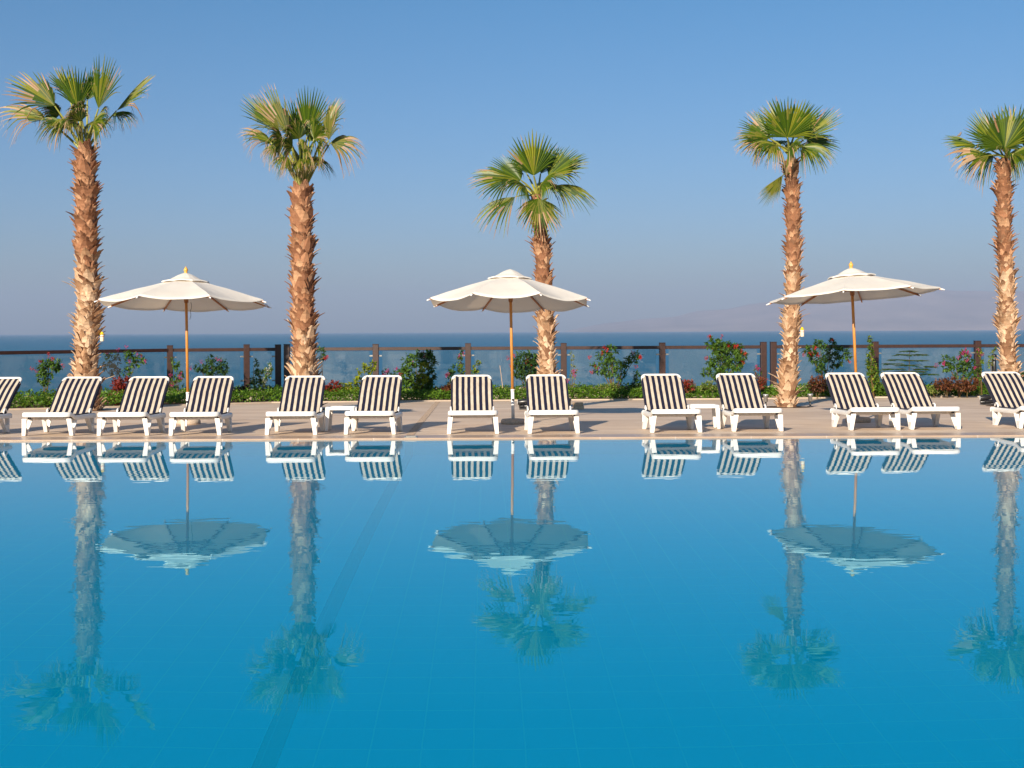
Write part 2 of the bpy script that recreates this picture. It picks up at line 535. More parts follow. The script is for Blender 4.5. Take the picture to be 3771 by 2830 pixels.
mb.add([(-1.06, Y0, ZF + .004), (-0.95, Y0, ZF + .004), (-0.95, Y1 - .004, ZF + .004), (-1.06, Y1 - .004, ZF + .004),
        (-0.95, Y1 - .004, -0.14), (-1.06, Y1 - .004, -0.14)], [(0, 1, 2, 3), (3, 2, 4, 5)])
tag(mb.build('lane_line', M['lane']), kind='structure')
mb = MB()
NXW = 2
mb.add([(X0, Y0, WATER_Z), (X1, Y0, WATER_Z), (X1, EDGE, WATER_Z), (X0, EDGE, WATER_Z)], [(0, 1, 2, 3)])
pool_water = tag(mb.build('pool_water', M['water']), kind='structure')

# pebble strip across the deck, drain tile in the coping
a, b_ = ground(1510, 1603), ground(1611, 1481)
mb = MB()
mb.add([(a.x - .055, 17.4, .004), (a.x + .055, 17.4, .004), (b_.x + .06, b_.y, dz(b_.y) + .004), (b_.x - .06, b_.y, dz(b_.y) + .004)], [(0, 1, 2, 3)])
tag(mb.build('pebble_strip', M['pebble']), kind='structure')
mb = MB()
mb.box((-1.01, 17.1, .004), (.17, .22, .006))
for k in range(4):
    mb.box((-1.01, 17.03 + k * .045, .010), (.13, .012, .006))
tag(mb.build('drain_cover', M['steel']), 'small dark drain cover set in the pool coping at the pebble strip', 'drain cover')

# planting bed
bed = [(x, y + 0.002) for x, y in EDGE_PTS]
fl = [(-24, fence_y(-24)), (FENCE_BEND[0], 32.8), (-5.5, 33.5), (4, 33.5), (26, fence_y(26))]
mb = MB(); mb.add([(x, y, dz(y) - .004) for x, y in bed + fl[::-1]], [tuple(range(len(bed + fl)))])
tag(mb.build('planting_bed', M['soil']), kind='structure')
# stone kerb in front of the bed
mb = MB()
for (x0, y0), (x1, y1) in zip(EDGE_PTS, EDGE_PTS[1:]):
    za, zb = dz(y0), dz(y1)
    mb.hexa([(x0, y0, za - .05), (x1, y1, zb - .05), (x1, y1 + .12, zb - .05), (x0, y0 + .12, za - .05)],
            [(x0, y0, za + .03), (x1, y1, zb + .03), (x1, y1 + .12, zb + .03), (x0, y0 + .12, za + .03)])
tag(mb.build('bed_kerb', M['kerb']), kind='structure')
# slope beyond the fence down to the water
mb = MB()
rows = [(0.14, -0.45), (3, -3.5), (7, -9), (14, -14.5)]
xs = [-60, -40, -24, -12, FENCE_BEND[0], -5.5, 4, 12, 26, 40, 70]
g = []
for dy, z in rows:
    g.append([(x, fence_y(max(-24, min(26, x))) + dy, z) for x in xs])
vs = [p for r in g for p in r]; nx = len(xs)
mb.add(vs, [(i * nx + j, i * nx + j + 1, (i + 1) * nx + j + 1, (i + 1) * nx + j) for i in range(len(rows) - 1) for j in range(nx - 1)])
tag(mb.build('hillside', M['soil']), kind='structure')
# ground behind and around
mb = MB()
mb.add([(-9000, -9000, -0.6), (9000, -9000, -0.6), (9000, -14, -0.6), (-9000, -14, -0.6)], [(0, 1, 2, 3)])
tag(mb.build('ground', M['soil']), kind='structure')

# hills across the water
mb = MB()
nx, ny = 120, 14
for j in range(ny):
    for i in range(nx):
        x = 1000 + 13500 * i / (nx - 1)
        y = 13200 + 3800 * j / (ny - 1)
        rise = min(1, (x - 1000) / 3800) ** 0.8
        ridge = 470 + 60 * noise.noise(Vector((x * .0006, 3.1, 0))) * 1.6 + 40 * noise.noise(Vector((x * .003, 7, 0)))
        prof = (j / (ny - 1))
        z = ridge * rise * min(1, prof * 1.35) ** 0.8 + 90 * rise * prof * noise.noise(Vector((x * .0016, y * .0016, 1)))
        mb.v.append((x, y, SEA_Z - 2 + max(0, z)))
for j in range(ny - 1):
    for i in range(nx - 1):
        a0 = j * nx + i
        mb.f.append((a0, a0 + 1, a0 + nx + 1, a0 + nx)); mb.m.append(0)
tag(mb.build('hills', M['hill'], smooth=True), kind='structure')

# ------------------------------------------------------------------ fence
def fence_pt(px):
    """plan point of the fence seen at picture column px"""
    k = (px - PX + ROLL * 60) / F
    y = 33.5
    for _ in range(12):
        y = fence_y(k * y)
    return Vector((k * y, y, 0))
POST_PX = [-330, 625, 907.5, 1023, 1056, 1383, 1723, 2075, 2438, 2810.5, 2847, 3222, 3599, 3960]
POST_TOP, RAIL_T, RAIL_B, CURB = EYE - 46.8 / PPM, EYE - 57 / PPM, EYE - 69 / PPM, EYE - 204 / PPM
runs = [[0, 1, 2, 3], [4, 5, 6, 7, 8, 9], [10, 11, 12, 13]]
run_lab = ['left run of glass balustrade with dark timber rail behind the leftmost palm and its shrubs',
           'middle run of glass balustrade with six dark timber posts behind the centre umbrella',
           'right run of glass balustrade with dark timber rail behind the rightmost umbrella']
for r, lab in zip(runs, run_lab):
    c0 = fence_pt(POST_PX[r[0]])
    T = thing('glass_fence', lab, 'fence', c0, 0, 'glass and timber fence along the terrace edge')
    P = [fence_pt(POST_PX[i]) - c0 for i in r]
    for i, p in enumerate(P):
        q = P[i + 1] if i + 1 < len(P) else P[i - 1]
        ang = math.atan2((q - p).y, (q - p).x)
        m_ = MB(); R3 = Matrix.Rotation(ang, 3, 'Z')
        h = POST_TOP + random.Random(i).uniform(-.005, .005)
        m_.box((p.x, p.y, (h - .4) / 2), (.152, .152, h + .4), 0, R3)
        m_.box((p.x, p.y, h + .008), (.162, .162, .016), 0, R3)
        m_.build('post', M['fence_wood'], T, bevel=.006)
    for p, q in zip(P, P[1:]):
        d = (q - p); ln = d.length; u = d.normalized(); ang = math.atan2(u.y, u.x); R3 = Matrix.Rotation(ang, 3, 'Z')
        c = (p + q) / 2
        m_ = MB(); m_.box((c.x, c.y, (RAIL_T + RAIL_B) / 2), (ln - .154, .10, RAIL_T - RAIL_B), 0, R3)
        m_.build('rail', M['fence_wood'], T, bevel=.004)
        m_ = MB(); m_.box((c.x, c.y, (RAIL_B + CURB) / 2 - .004), (ln - .154 - .18, .010, RAIL_B - CURB - .02), 0, R3)
        pane = m_.build('glass_panel', M['glass'], T)
        for s in (-1, 1):
            e = c + u * s * (ln / 2 - .12)
            for zz in (.15, .78):
                m_ = MB(); m_.box((e.x, e.y, zz), (.085, .035, .04), 0, R3)
                m_.build('clamp', M['steel'], pane, bevel=.003)
m_ = MB()
fp = fl
for (x0, y0), (x1, y1) in zip(fp, fp[1:]):
    m_.hexa([(x0, y0 - .12, -.6), (x1, y1 - .12, -.6), (x1, y1 + .12, -.6), (x0, y0 + .12, -.6)],
            [(x0, y0 - .12, CURB - .02), (x1, y1 - .12, CURB - .02), (x1, y1 + .12, CURB - .02), (x0, y0 + .12, CURB - .02)])
tag(m_.build('kerb_wall', M['kerb'], bevel=.01), 'low pale stone kerb wall under the glass fence', 'wall')

# ------------------------------------------------------------------ sun lounger
GROUP_L = 'striped sun loungers lined up along the pool'
def make_lounger():
    T = thing('sun_lounger', 'x', 'sun lounger', group=GROUP_L)
    W = 0.345            # half width of the frame
    ZT, ZB = 0.325, 0.262
    rr = 0.055
    # frame: foot-end bar with rounded corners and side rails (y from 0 to 1.14)
    m_ = MB()
    def rail_profile(pts, outs, drop=1.0):
        # sweeps a 'D' section: pts centre line xy, outs the outward unit normals
        n = len(pts); ring = 8
        sec = [(-.030, ZT - .004), (-.018, ZT), (.020, ZT), (.036, ZT - .012), (.040, ZT - .035), (.036, ZB), (.026, ZB - .002), (-.030, ZB + .03)]
        o = len(m_.v)
        for (x, y), (ox, oy) in zip(pts, outs):
            f_ = max(0, min(1, (y - .08) / .22)); f_ = f_ * f_ * (3 - 2 * f_)
            for s, z in sec:
                m_.v.append((x + ox * s, y + oy * s, z - .058 * f_))
        for i in range(n - 1):
            for k in range(ring):
                a, b2 = o + i * ring + k, o + i * ring + (k + 1) % ring
                m_.f.append((a, b2, b2 + ring, a + ring)); m_.m.append(0)
        m_.f.append(tuple(o + k for k in range(ring))); m_.m.append(0)
        m_.f.append(tuple(o + (n - 1) * ring + k for k in range(ring))[::-1]); m_.m.append(0)
    w = W - .04
    pts, outs = [(-w, 1.13)], [(-1, 0)]
    for yy in (.9, .6, .3, rr + .04):
        pts.append((-w, yy)); outs.append((-1, 0))
    for k in range(1, 7):
        a = math.pi / 2 * k / 6
        pts.append((-w + rr - rr * math.cos(a), .04 + rr - rr * math.sin(a))); outs.append((-math.cos(a), -math.sin(a)))
    for xx in (-.12, 0, .12):
        pts.append((xx, .04)); outs.append((0, -1))
    for k in range(0, 6):
        a = math.pi / 2 * (1 - k / 6)
        pts.append((w - rr + rr * math.cos(a), .04 + rr - rr * math.sin(a))); outs.append((math.cos(a), -math.sin(a)))
    for yy in (rr + .04, .3, .6, .9, 1.13):
        pts.append((w, yy)); outs.append((1, 0))
    rail_profile(pts, outs)
    m_.build('frame', M['plastic'], T, smooth=True, bevel=.003)
    # cross bars under the sling
    for yy in (.42, .98):
        m2 = MB(); m2.box((0, yy, .222), (2 * w - .03, .05, .035)); m2.build('cross_bar', M['plastic'], T, bevel=.006)
    # legs: a V in side view, upright limb and slanting limb joined at the foot
    def leg(sx, yf, ydir):
        m3 = MB()
        xo, xi = sx * (W - .002), sx * (W - .072)      # outer, inner at top
        xo2, xi2 = sx * (W + .012), sx * (W - .040)    # at the foot
        # upright limb
        yo = yf - ydir * .045
        def lim(yt0, yt1, yb0, yb1, t):
            m3.hexa([(xi2, yb0, 0.0), (xo2, yb0, 0.0), (xo2, yb1, 0.0), (xi2, yb1, 0.0)],
                    [(xi, yt0, t), (xo, yt0, t), (xo, yt1, t), (xi, yt1, t)])
        lo = lambda a, b: (min(a, b), max(a, b))
        y0, y1 = lo(yo, yo + ydir * .022)
        f0, f1 = lo(yf - ydir * .005, yf + ydir * .02)
        lim(y0, y1, f0, f1, .235)
        y0, y1 = lo(yf + ydir * .20, yf + ydir * .225)
        f0, f1 = lo(yf + ydir * .045, yf + ydir * .068)
        lim(y0, y1, f0, f1, .235)
        # outer web closes the lower half of the V
        t = 0.42
        f0, f1 = lo(yf - ydir * .005, yf + ydir * .068)
        g0, g1 = lo(yf - ydir * .012, yf + ydir * .115)
        m3.hexa([(xo2 - sx * .016, f0 + .001, .002), (xo2 - sx * .002, f0 + .001, .002), (xo2 - sx * .002, f1 - .001, .002), (xo2 - sx * .016, f1 - .001, .002)],
                [(xo2 - sx * .021, g0 + .002, .11), (xo2 - sx * .007, g0 + .002, .11), (xo2 - sx * .007, g1 - .003, .11), (xo2 - sx * .021, g1 - .003, .11)])
        # foot block
        m3.hexa([(xi2 + sx * .001, f0 + .002, .001), (xo2 - sx * .001, f0 + .002, .001), (xo2 - sx * .001, f1 - .002, .001), (xi2 + sx * .001, f1 - .002, .001)],
                [(xi2 - sx * .005, f0 + .004, .045), (xo2 - sx * .004, f0 + .004, .045), (xo2 - sx * .004, f1 + .01, .045), (xi2 - sx * .005, f1 + .01, .045)])
        m3.build('leg', M['plastic'], T, bevel=.005)
    for sx in (-1, 1):
        leg(sx, .10, 1)
        leg(sx, 1.02, -1)
    # small pegs on the legs
    # backrest: hinge (y .97, z .30) to top (1.62, .755)
    BW = .283
    hy, hz, ty, tz = .97, .262, 1.62, .776
    def prof(s):      # s 0..1 up the back; slight lumbar curve
        y = hy + (ty - hy) * s
        z = hz + (tz - hz) * s
        bul = math.sin(s * math.pi) * .030 - math.sin(s * 2 * math.pi) * .012
        n = Vector((0, -(tz - hz), (ty - hy))).normalized()
        return Vector((0, y, z)) - n * (-bul) * 0.6
    m4 = MB()
    r = .0165
    left = [Vector((-BW, prof(s).y, prof(s).z)) for s in (-.02, .2, .4, .6, .8, .9)]
    tp = prof(1.0); pr = prof(.93)
    corner_l = []
    for k in range(1, 6):
        a = math.pi / 2 * k / 6
        q = prof(.9 + .1 * math.sin(a))
        corner_l.append(Vector((-BW + .062 * (1 - math.cos(a)), q.y, q.z)))
    topb = [Vector((x, tp.y, tp.z)) for x in (-.2, -.1, 0, .1, .2)]
    path = left + corner_l + topb + [Vector((-v.x, v.y, v.z)) for v in reversed(corner_l)] + [Vector((-v.x, v.y, v.z)) for v in reversed(left)]
    m4.tube(path, r, 12)
    # corner gussets
    for sx in (-1, 1):
        q0, q1 = prof(.86), prof(.99)
        n = Vector((0, -.58, .81)) * .012
        tri = [Vector((sx * BW, q0.y, q0.z)), Vector((sx * (BW - .075), q1.y, q1.z)), Vector((sx * (BW - .02), prof(.965).y, prof(.965).z))]
        m4.add([p + n for p in tri] + [p - n * .6 for p in tri], [(0, 1, 2), (5, 4, 3), (0, 3, 4, 1), (1, 4, 5, 2), (2, 5, 3, 0)])
    m4.build('backrest_frame', M['plastic'], T, smooth=True)
    # prop behind the backrest
    m5 = MB()
    for sx in (-1, 1):
        m5.tube([(sx * .22, 1.33, .50), (sx * .22, 1.10, .27)], .011, 8)
    m5.tube([(-.22, 1.12, .285), (.22, 1.12, .285)], .011, 8)
    m5.build('back_prop', M['plastic'], T, smooth=True)
    for sx in (-1, 1):
        m6 = MB()
        m6.tube(smooth_path([(sx * .303, .93, .27), (sx * .308, .95, .315), (sx * .308, .99, .335), (sx * .306, 1.03, .32), (sx * .303, 1.05, .29)], 4), .013, 8)
        m6.build('hinge_bracket', M['plastic'], T, smooth=True)
    # sling: seat and back are one cloth wrapped round the side tubes
    m7 = MB()
    rows = []
    for k in range(9):
        y = .075 + (.93 - .075) * k / 8
        rows.append((y, .306 - .036 * min(1, k / 2) - .006 * math.sin(math.pi * k / 8), 0.010))
    for s in [-.0, .08, .16, .26, .36, .46, .56, .66, .76, .86, .955]:
        q = prof(s); rows.append((q.y - .018, q.z + .010, 0.004))
    xn = 14; o = 0
    front = []
    for i, (y, z, sag) in enumerate(rows):
        top = i >= len(rows) - 1
        hw = .274 if i < 9 else .303
        if top: hw = .232
        elif i == len(rows) - 2: hw = .292
        for k in range(xn + 1):
            x = -hw + 2 * hw * k / xn
            s = 1 - (x / hw) ** 2
            m7.v.append((x, y, z - sag * s))
    for i in range(len(rows) - 1):
        for k in range(xn):
            a = i * (xn + 1) + k
            m7.f.append((a, a + 1, a + xn + 2, a + xn + 1)); m7.m.append(0)
    # side hems wrap backwards
    for sx, k0 in ((-1, 0), (1, xn)):
        o = len(m7.v)
        for i, (y, z, sag) in enumerate(rows):
            vx, vy, vz = m7.v[i * (xn + 1) + k0]
            if i < 9:
                m7.v.append((vx, vy, vz)); m7.v.append((vx + sx * .004, vy, vz - .03))
            else:
                m7.v.append((vx, vy, vz)); m7.v.append((vx + sx * .004, vy + .042, vz - .030))
        for i in range(len(rows) - 2):
            a = o + 2 * i
            m7.f.append((a, a + 1, a + 3, a + 2)); m7.m.append(1)
    sl = m7.build('sling', [M['sling'], M['navy']], T, smooth=True)
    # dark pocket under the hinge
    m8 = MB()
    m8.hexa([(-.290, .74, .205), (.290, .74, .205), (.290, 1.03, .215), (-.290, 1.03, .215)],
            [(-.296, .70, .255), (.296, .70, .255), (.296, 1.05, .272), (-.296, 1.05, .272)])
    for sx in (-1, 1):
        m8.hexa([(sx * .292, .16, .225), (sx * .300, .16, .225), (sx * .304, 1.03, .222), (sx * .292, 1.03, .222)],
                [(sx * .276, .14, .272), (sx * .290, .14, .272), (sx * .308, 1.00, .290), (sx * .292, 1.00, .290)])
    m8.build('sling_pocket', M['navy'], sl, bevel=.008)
    return T
# (front bar left, right, backrest left, right, foot y) measured in the photograph
LOUNGERS = [
    (-75 - 183, -75, -52, 81, 1606, 'striped lounger cut off by the left edge of the photo'),
    (83.5, 266, 240, 373, 1605, 'striped lounger directly in front of the thick leftmost palm trunk'),
    (360, 545, 485, 620, 1605, 'striped lounger in front of the red leaved bush, between leftmost palm and left umbrella'),
    (626, 810, 722, 856, 1605, 'striped lounger just right of the left umbrella pole'),
    (979, 1164, 1059, 1192, 1603, 'striped lounger in front of the second palm, left side table beside it'),
    (1270.5, 1453, 1341, 1476, 1601, 'striped lounger right of the left side table, lime green climber behind'),
    (1649, 1835, 1668, 1805, 1599, 'striped lounger seen square on, just left of the centre umbrella pole'),
    (1946, 2133, 1942, 2078, 1597.6, 'striped lounger just right of the centre umbrella pole, in front of the third palm'),
    (2399, 2582.5, 2365, 2500, 1593.5, 'striped lounger left of the right side table'),
    (2700, 2882, 2640, 2773, 1588, 'striped lounger between the right side table and the fourth palm'),
    (3133, 3312, 3041, 3175, 1583, 'striped lounger in front of the right umbrella pole, nearly touching its neighbour'),
    (3356, 3535, 3243, 3378, 1579.5, 'striped lounger right of the right umbrella pole, layered feathery plant behind'),
    (3753, 3936, 3612, 3750, 1575, 'striped lounger partly cut off by the right edge of the photo'),
]
proto = None
for i, (rl, rr_, bl, br, fy, lab) in enumerate(LOUNGERS):
    c = (rl + rr_) / 2
    vv = fy - PY + ROLL * (c - PX)
    d0 = EYE * F / vv
    p0 = Vector(((c - PX - ROLL * 380) * d0 / F, d0))
    d1 = d0 + 1.52
    p1 = Vector((((bl + br) / 2 - PX - ROLL * 160) * d1 / F, d1))
    ang = -math.atan2(p1.x - p0.x, p1.y - p0.y)
    if proto is None:
        proto = make_lounger(); o = proto
    else:
        o = copy_tree(proto)
    o['label'] = lab
    fwd = Vector((-math.sin(ang), math.cos(ang)))
    o.location = (p0.x - fwd.x * .10, d0 - fwd.y * .10, dz(d0 - .1) + 0.003)
    o.rotation_euler = (-FALL * .95, 0, ang)

# ------------------------------------------------------------------ side tables
def make_table():
    T = thing('side_table', 'x', 'side table', group='small white side tables between loungers')
    m_ = MB(); h = .345
    # top with rounded corners
    pts = []
    a_, r_ = .215, .045
    for cx, cy, s in ((a_ - r_, -a_ + r_, -90), (a_ - r_, a_ - r_, 0), (-a_ + r_, a_ - r_, 90), (-a_ + r_, -a_ + r_, 180)):
        for k in range(6):
            an = math.radians(s + 90 * k / 5)
            pts.append((cx + r_ * math.cos(an), cy + r_ * math.sin(an)))
    n = len(pts)
    lay = [(1.0, h - .042), (1.0, h - .012), (.975, h), (.86, h), (.85, h - .006)]
    for k, z in lay:
        for x, y in pts:
            m_.v.append((x * k, y * k, z))
    for j in range(len(lay) - 1):
        for i in range(n):
            m_.f.append((j * n + i, j * n + (i + 1) % n, (j + 1) * n + (i + 1) % n, (j + 1) * n + i)); m_.m.append(0)
    m_.f.append(tuple((len(lay) - 1) * n + i for i in range(n))); m_.m.append(0)
    m_.f.append(tuple(range(n))[::-1]); m_.m.append(0)
    m_.build('table_top', M['plastic'], T, smooth=False)
    for sx in (-1, 1):
        for sy in (-1, 1):
            l = MB()
            l.hexa([(sx * .172, sy * .172, 0), (sx * .215, sy * .172, 0), (sx * .215, sy * .215, 0), (sx * .172, sy * .215, 0)],
                   [(sx * .145, sy * .145, h - .043), (sx * .210, sy * .145, h - .043), (sx * .210, sy * .210, h - .043), (sx * .145, sy * .210, h - .043)])
            l.build('leg', M['plastic'], T, bevel=.008)
    return T
tb = make_table()
g1 = ground(1252, 1590); tb.location = (g1.x, g1.y + .2, dz(g1.y + .2) + .006)
tb['label'] = 'left white plastic side table, under the second palm between two loungers'
tb2 = copy_tree(tb)
g2 = ground(2600, 1582.5); tb2.location = (g2.x, g2.y + .2, dz(g2.y + .2) + .006); tb2.rotation_euler = (-FALL, 0, -.04); tb.rotation_euler = (-FALL, 0, 0)
tb2['label'] = 'right white plastic side table, between two loungers left of the fourth palm'

# ------------------------------------------------------------------ umbrellas
def make_umbrella(name_label, base, apex_h, rim_h, R, lean, tilt, rot, sag, has_finial, sleeve_h, cord=False, flap=True):
    k_ = base[1] / 19.6
    zb = dz(base[1])
    base = (base[0], base[1], zb)
    apex_h = EYE + (apex_h - EYE) * k_ - zb; rim_h = EYE + (rim_h - EYE) * k_ - zb
    sleeve_h = EYE + (sleeve_h - EYE) * k_ - zb; R *= k_
    T = thing('patio_umbrella', name_label, 'umbrella', base, 0, 'cream umbrellas over the loungers')
    m_ = MB()
    m_.lathe((0, 0, 0), [(.185, 0), (.197, .02), (.195, .055), (.175, .078), (.10, .085), (.045, .088)], 32)
    m_.build('base', M['concrete'], T, smooth=True)
    ld = Vector((lean[0], lean[1], 1)).normalized()
    m_ = MB(); m_.tube([ld * .07, ld * sleeve_h], .0265, 16); m_.lathe((ld * sleeve_h)[:], [(.030, -.03), (.031, -.005), (.026, 0.0)], 16)
    slv = m_.build('pole_sleeve', M['metal_white'], T, smooth=True)
    m_ = MB(); kz = sleeve_h * .70
    m_.tube([ld * kz + Vector((0, -.024, 0)), ld * kz + Vector((0, -.055, 0))], .018, 12)
    m_.build('knob', M['black'], slv, smooth=True)
    tl = (apex_h - .02)
    m_ = MB(); m_.tube([ld * (sleeve_h - .02), ld * tl], .0225, 16); m_.build('pole', M['pole_wood'], T, smooth=True)
    # canopy frame of reference, tilted with the head
    C0 = ld * apex_h
    RT = Matrix.Rotation(tilt[0], 3, 'X') @ Matrix.Rotation(tilt[1], 3, 'Y') @ Matrix.Rotation(rot, 3, 'Z')
    drop = apex_h - rim_h
    # radial profile of a rib, r in 0..1
    def zr(r): return -drop * (0.10 * r + 0.90 * r ** 1.12)
    def cpt(r, a_idx, t):
        a0 = 2 * math.pi * a_idx / 8; a1 = 2 * math.pi * (a_idx + 1) / 8
        p0 = Vector((math.cos(a0), math.sin(a0), 0)); p1 = Vector((math.cos(a1), math.sin(a1), 0))
        p = (p0 * (1 - t) + p1 * t) * R * r
        s = 4 * t * (1 - t)
        z = zr(r) - sag * s * max(0, (r - .30) / .7) ** 1.7 - .012 * s * math.sin(r * math.pi)
        z += .010 * noise.noise(Vector((p.x * 3.1 + base[0], p.y * 3.1, 2))) * min(1, r * 2) + .004 * noise.noise(Vector((a_idx * 3 + t * 6, r * 3, base[0]))) * s
        return C0 + RT @ Vector((p.x, p.y, z))
    def canopy(r0, r1, nr, nt_, off, edge_hem=True, curl=0):
        mb_ = MB()
        for a in range(8):
            o = len(mb_.v)
            for i in range(nr + 1):
                r = r0 + (r1 - r0) * i / nr
                for k in range(nt_ + 1):
                    t = k / nt_
                    p = cpt(r, a, t)
                    s = 4 * t * (1 - t)
                    p = p + RT @ Vector((0, 0, off + curl * s * (i / nr) ** 2))
                    mb_.v.append(tuple(p))
            for i in range(nr):
                for k in range(nt_):
                    q = o + i * (nt_ + 1) + k
                    mb_.f.append((q, q + 1, q + nt_ + 2, q + nt_ + 1)); mb_.m.append(0)
            # hem
            if edge_hem:
                o2 = len(mb_.v)
                for k in range(nt_ + 1):
                    x, y, z = mb_.v[o + nr * (nt_ + 1) + k]
                    mb_.v.append((x, y, z - .018))
                for k in range(nt_):
                    q = o + nr * (nt_ + 1) + k
                    mb_.f.append((q, q + 1, o2 + k + 1, o2 + k)); mb_.m.append(0)
        return mb_
    cb = canopy(.155, .965, 16, 16, 0)
    can = cb.build('canopy', M['canvas'], T, smooth=True)
    vb = canopy(.0, .275, 6, 10, .028, True, .022)
    # raise the crown of the vent
    vb.v = [tuple(Vector(v) + (RT @ Vector((0, 0, 1))) * (.055 * max(0, 1 - ((Vector(v) - C0).length / (R * .17)) ** 2))) for v in vb.v]
    vb.build('vent', M['canvas'], can, smooth=True)
    if has_finial:
        fb = MB()
        c = C0 + RT @ Vector((0, 0, .072))
        fb.lathe(c, [(.030, 0), (.032, .012), (.018, .020), (.030, .034), (.036, .052), (.030, .074), (.014, .092), (.012, .104), (.004, .112)], 20)
        fb.build('finial', M['finial'], T, smooth=True)
    hb = MB()
    hb.tube([ld * (apex_h - .12), ld * (apex_h - .02)], .045, 16)
    hb.build('top_hub', M['rib_wood'], T, smooth=True)
    rh = rim_h + .10
    rb = MB(); rb.tube([ld * (rh - .10), ld * (rh - .03), ld * (rh)], [.034, .040, .052], 16)
    rb.build('runner', M['rib_wood'], T, smooth=True)
    for k in range(8):
        a = 2 * math.pi * k / 8
        e = Vector((math.cos(a), math.sin(a), 0))
        side = Vector((-math.sin(a), math.cos(a), 0))
        def rp(r, dz): return C0 + RT @ Vector((e.x * R * r, e.y * R * r, zr(r) + dz))
        m_ = MB()
        ps = [rp(r, -.030) for r in (.03, .25, .5, .75, .985)]
        sd = (RT @ side) * .009; up = (RT @ Vector((0, 0, 1))) * .014
        o = len(m_.v)
        for p in ps:
            for q in (-sd - up, sd - up, sd + up, -sd + up):
                m_.v.append(tuple(p + q))
        for i in range(len(ps) - 1):
            for j in range(4):
                m_.f.append((o + i * 4 + j, o + i * 4 + (j + 1) % 4, o + (i + 1) * 4 + (j + 1) % 4, o + (i + 1) * 4 + j)); m_.m.append(0)
        m_.f.append((o, o + 3, o + 2, o + 1)); m_.m.append(0)
        q = o + (len(ps) - 1) * 4
        m_.f.append((q, q + 1, q + 2, q + 3)); m_.m.append(0)
        rib = m_.build('rib', M['rib_wood'], T)
        st = MB(); st.tube([ld * (rh - .02) + (RT @ e) * .04, rp(.55, -.035)], .0115, 6)
        st.build('strut', M['rib_wood'], rib)
        tp_ = MB(); tp_.tube([rp(.965, -.028), rp(1.010, -.032)], [.013, .010], 10)
        tp_.build('rib_cap', M['metal_white'], rib, smooth=True)
    if cord:
        cd = MB(); p = ld * (rim_h - .02) + Vector((.06, -.02, 0))
        cd.tube(smooth_path([p + Vector((0.02, 0, .03)), p + Vector((.03, 0, -.04)), p + Vector((.012, 0, -.12)), p + Vector((.018, 0, -.18)), p + Vector((.0, 0, -.25))], 5), .004, 6)
        cd.build('cord', M['rubber'], T, smooth=True)
    return T
T8 = math.radians(22.5)
# left, centre, right
ub = ground(690, 1563)
make_umbrella('cream umbrella beside the leftmost palm, with orange finial and thin hanging cord',
              (ub.x + .015, ub.y, 0), 2.25, 1.865, 1.35, (-.012, 0), (math.radians(-3.5), 0.0), T8 + math.radians(5.6), .055, True, .50, cord=True)
ub = ground(1890, 1562)
make_umbrella('centre cream umbrella in front of the third palm trunk, the one without a finial',
              (ub.x, ub.y, 0), 2.28, 1.86, 1.31, (-.016, 0), (math.radians(-4.4), 0.012), T8 - math.radians(3.6), .078, False, .52)
ub = ground(3160, 1556)
make_umbrella('tilted cream umbrella with an orange finial, its tip crossing the fourth palm trunk',
              (ub.x, ub.y, 0), 2.275, 1.93, 1.31, (-.040, 0), (math.radians(-3.5), -.055), math.radians(-22), .025, True, .50)

